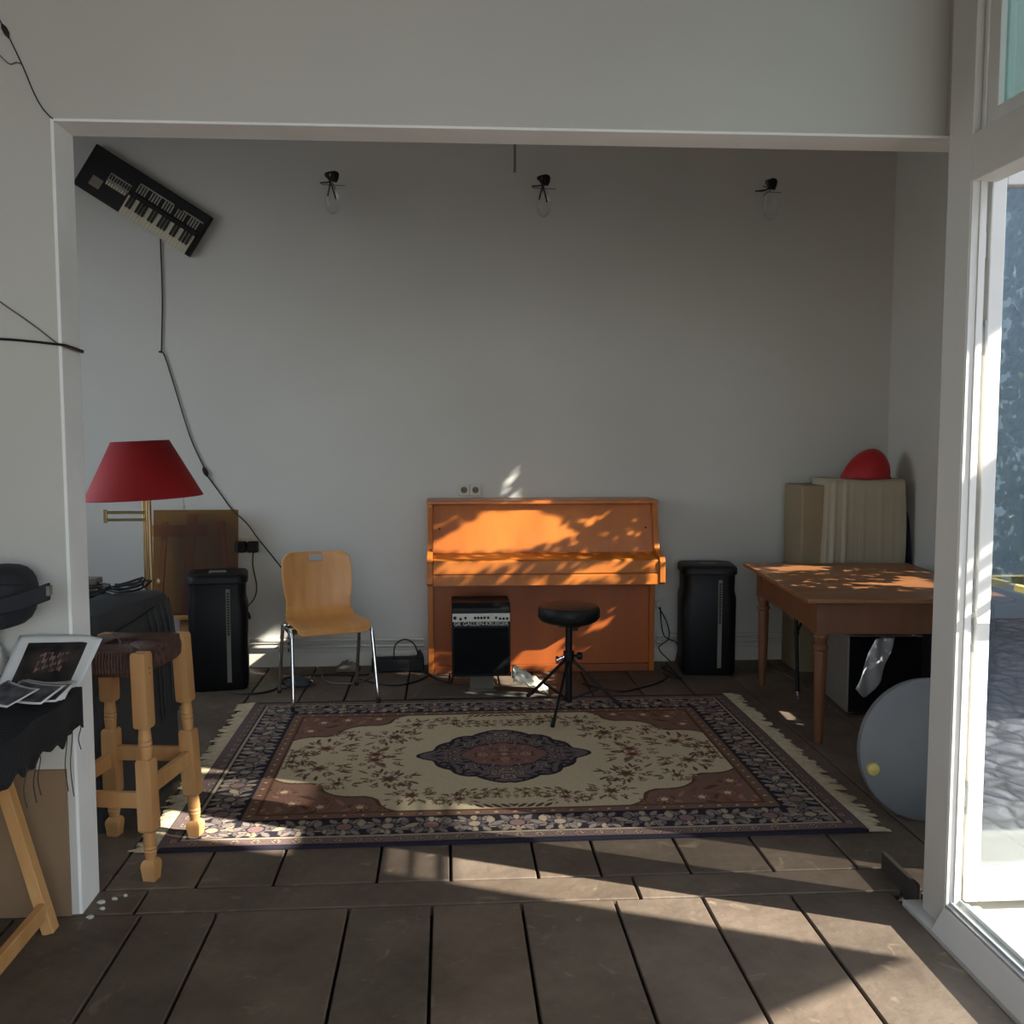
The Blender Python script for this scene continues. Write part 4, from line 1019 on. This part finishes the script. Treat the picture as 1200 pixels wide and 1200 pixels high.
# body: rounded pouch
MB().loft([[(p[0]-.08,p[1],p[2]+ (.012*abs(p[0])/.1)) for p in rrect(hx_,hy_,r_,z_,7)] for hx_,hy_,r_,z_ in ((.09,.05,.045,.012),(.125,.08,.07,.03),(.138,.088,.075,.07),(.142,.088,.075,.115),(.128,.084,.07,.155),(.10,.065,.055,.178),(.04,.03,.025,.185))]).build('body', M['bag'], bg, sub=1)
MB().loft([[(p[0]-.08,p[1]-.075,p[2]) for p in rrect(hx_,.03,.025,z_,6)] for hx_,z_ in ((.07,.03),(.098,.04),(.10,.09),(.09,.105))]).build('front_pocket', M['bag'], bg, sub=1)
MB().loft([[(x,y-.095,z-.017) for x,y,z in ((-.20,.0,.085),)]*0 or [(-.21,-.100,.062),(-.21,-.088,.062),(-.21,-.088,.105),(-.21,-.100,.105)],[(-.02,-.104,.070),(-.02,-.092,.070),(-.02,-.092,.112),(-.02,-.104,.112)],[(.06,-.10,.085),(.06,-.088,.085),(.06,-.088,.130),(.06,-.10,.130)],[(.13,-.09,.110),(.13,-.078,.110),(.13,-.078,.155),(.13,-.09,.155)]]).build('strap', M['bag'], bg, bev=.004)
MB().box((.124,-.094,.122),(.132,-.074,.146)).build('strap_tag', M['grey_box'], bg, smooth=False)
MB().tube(smooth_path([(-.20,-.08,.145),(-.08,-.092,.15),(.02,-.08,.15),(.055,-.02,.14)], 5), .003, 6).build('zipper', M['rubber'], bg)

# ---------------------------------------------------------------- small things on the floor at the back wall
pb = thing('power_supply', 'black power box with a looped cable beside the piano', 'power supply', (-.33, 6.22, 0), R(3))
MB().box((-.16,-.05,0),(.17,.05,.085)).build('body', M['black_plastic'], pb, smooth=False, bev=.010)
MB().tube(smooth_path([(-.02,-.02,.08),(-.01,-.02,.17),(.05,-.02,.205),(.11,-.02,.17),(.14,-.02,.08)], 5), .005, 6).build('loop_cable', M['cable'], pb)
MB().hexa([(.12,-.03,.08),(.17,-.03,.08),(.17,.03,.08),(.12,.03,.08)], [(.135,-.01,.13),(.15,-.01,.13),(.15,.01,.13),(.135,.01,.13)]).build('cable_gland', M['black_plastic'], pb, smooth=False)
rg = MB().grid(lambda u, v: ((u-.5)*.13*(1+.2*math.sin(v*9)), (v-.5)*.09, .006+.062*max(0,math.sin(u*PI))**.35*max(0,math.sin(v*PI))**.35*(.85+.28*math.sin(u*13+v*3)*math.cos(v*9))), 16, 12)
tag(rg.build('cloth_rag', M['grey_cloth'], solid=.004, loc=(-.64,6.22,.0)), 'small grey crumpled rag by the wall behind the chair', 'rag')
sg = thing('sunglasses_case', 'small dark rounded pouch on the floor under the chair', 'pouch', (-.90, 5.86, 0), R(8))
MB().loft([[(p[0],p[1],p[2]) for p in rrect(hx_,hy_,r_,z_,6)] for hx_,hy_,r_,z_ in ((.06,.03,.025,0),(.075,.04,.035,.015),(.07,.037,.033,.04),(.04,.02,.018,.055))]).build('body', M['case_cloth'], sg)
MB().tube([(.07,-.005,.02),(.085,-.01,.035)], .008, 8).build('clip', M['chrome'], sg)
MB().tube(smooth_path([(-.075,0,.02),(-.10,-.02,.03),(-.10,-.05,.01),(-.06,-.055,.008)], 4), .005, 6).build('lead', M['cable'], sg)
def floor_cable(label, pts, r, m):
    tag(MB().tube(smooth_path([(x,y,z+r) for x,y,z in pts], 6), r, 6).build('floor_cable', M[m]), label, 'cable', 'cables on the floor along the back wall')
floor_cable('black cable on the floor from the left loudspeaker past the chair', [(-1.25,5.72,0),(-1.12,5.70,0),(-1.02,5.80,0),(-1.0,6.05,0),(-.80,6.12,0),(-.55,6.10,0),(-.50,6.12,0)], .006, 'cable')
floor_cable('grey cable curling on the floor behind the chair legs', [(-.80,6.16,0),(-.76,6.0,0),(-.70,5.92,0),(-.58,5.90,0),(-.50,6.0,0),(-.46,6.15,0)], .005, 'cable_grey')
floor_cable('black cable on the floor from power box to small amplifier', [(-.15,6.16,0),(-.08,5.98,0),(.0,5.88,.0),(.02,5.84,.03),(.04,5.86,.18)], .006, 'cable')
floor_cable('black cable on the floor left of the amplifier sheet', [(-.55,6.0,0),(-.42,5.88,0),(-.30,5.84,0),(-.18,5.95,0),(-.12,6.10,0)], .005, 'cable')
floor_cable('black cable on the floor behind the drum stool legs', [(.80,5.80,0),(.98,5.62,0),(1.12,5.68,0),(1.3,5.85,0),(1.42,6.15,0)], .005, 'cable')
floor_cable('black cable on the floor beside the right loudspeaker', [(1.40,6.22,0),(1.34,6.0,0),(1.42,5.88,0),(1.40,5.98,0),(1.36,6.18,0)], .005, 'cable')
for i, (x, y, r_, lbl) in enumerate(((-1.125,3.16,.016,'white plaster chip nearest the foot of the opening jamb'),(-1.105,3.115,.012,'small white plaster chip in front of the jamb'),(-1.09,3.18,.012,'white plaster chip right of the jamb on the threshold board'),(-1.125,3.06,.016,'flat white plaster chip furthest out in front of the jamb'),(-1.06,3.20,.009,'tiny white plaster chip furthest from the jamb'))):
    g = random.Random(i)
    p_ = MB().loft([[(r_*.8*s1*math.cos(t)*g.uniform(.5,1.3), r_*.6*s1*math.sin(t)*g.uniform(.5,1.3), z) for t in [k*2*PI/7 for k in range(7)]] for s1, z in ((.8,0),(1,.004),(.6,.009))])
    tag(p_.build('plaster_chip', M['chip'], smooth=False, loc=(x,y,.0)), lbl, 'plaster chip', 'plaster chips at the jamb')

# ---------------------------------------------------------------- light
w = bpy.data.worlds.new('sky'); SC.world = w; w.use_nodes = True
nt = w.node_tree; bgn = nt.nodes['Background']
sk = nt.nodes.new('ShaderNodeTexSky'); sk.sky_type = 'NISHITA'; sk.sun_disc = False; sk.sun_elevation = R(30.7); sk.sun_rotation = R(115)
mxs = nt.nodes.new('ShaderNodeMixRGB'); mxs.inputs['Fac'].default_value = .55; mxs.inputs['Color2'].default_value = (4.6,4.75,4.9,1)
nt.links.new(sk.outputs[0], mxs.inputs['Color1']); nt.links.new(mxs.outputs[0], bgn.inputs['Color'])
bgn.inputs['Strength'].default_value = .72
sun = bpy.data.lights.new('sun', 'SUN'); sun.energy = 20.0; sun.angle = R(.45); sun.color = (1,.94,.84)
so = bpy.data.objects.new('sun', sun); C.objects.link(so); so.location = (6,-2,6)
so.rotation_euler = Vector((-1,.43,-.657)).to_track_quat('-Z','Y').to_euler()
SC.view_settings.view_transform = 'Standard'; SC.view_settings.look = 'None'; SC.view_settings.gamma = 1; SC.view_settings.use_curve_mapping = False
SC.view_settings.exposure = 0.0
SC.cycles.max_bounces = 10; SC.cycles.diffuse_bounces = 6; SC.cycles.transparent_max_bounces = 16; SC.cycles.caustics_reflective = False; SC.cycles.caustics_refractive = False
SC.cycles.sample_clamp_indirect = 6
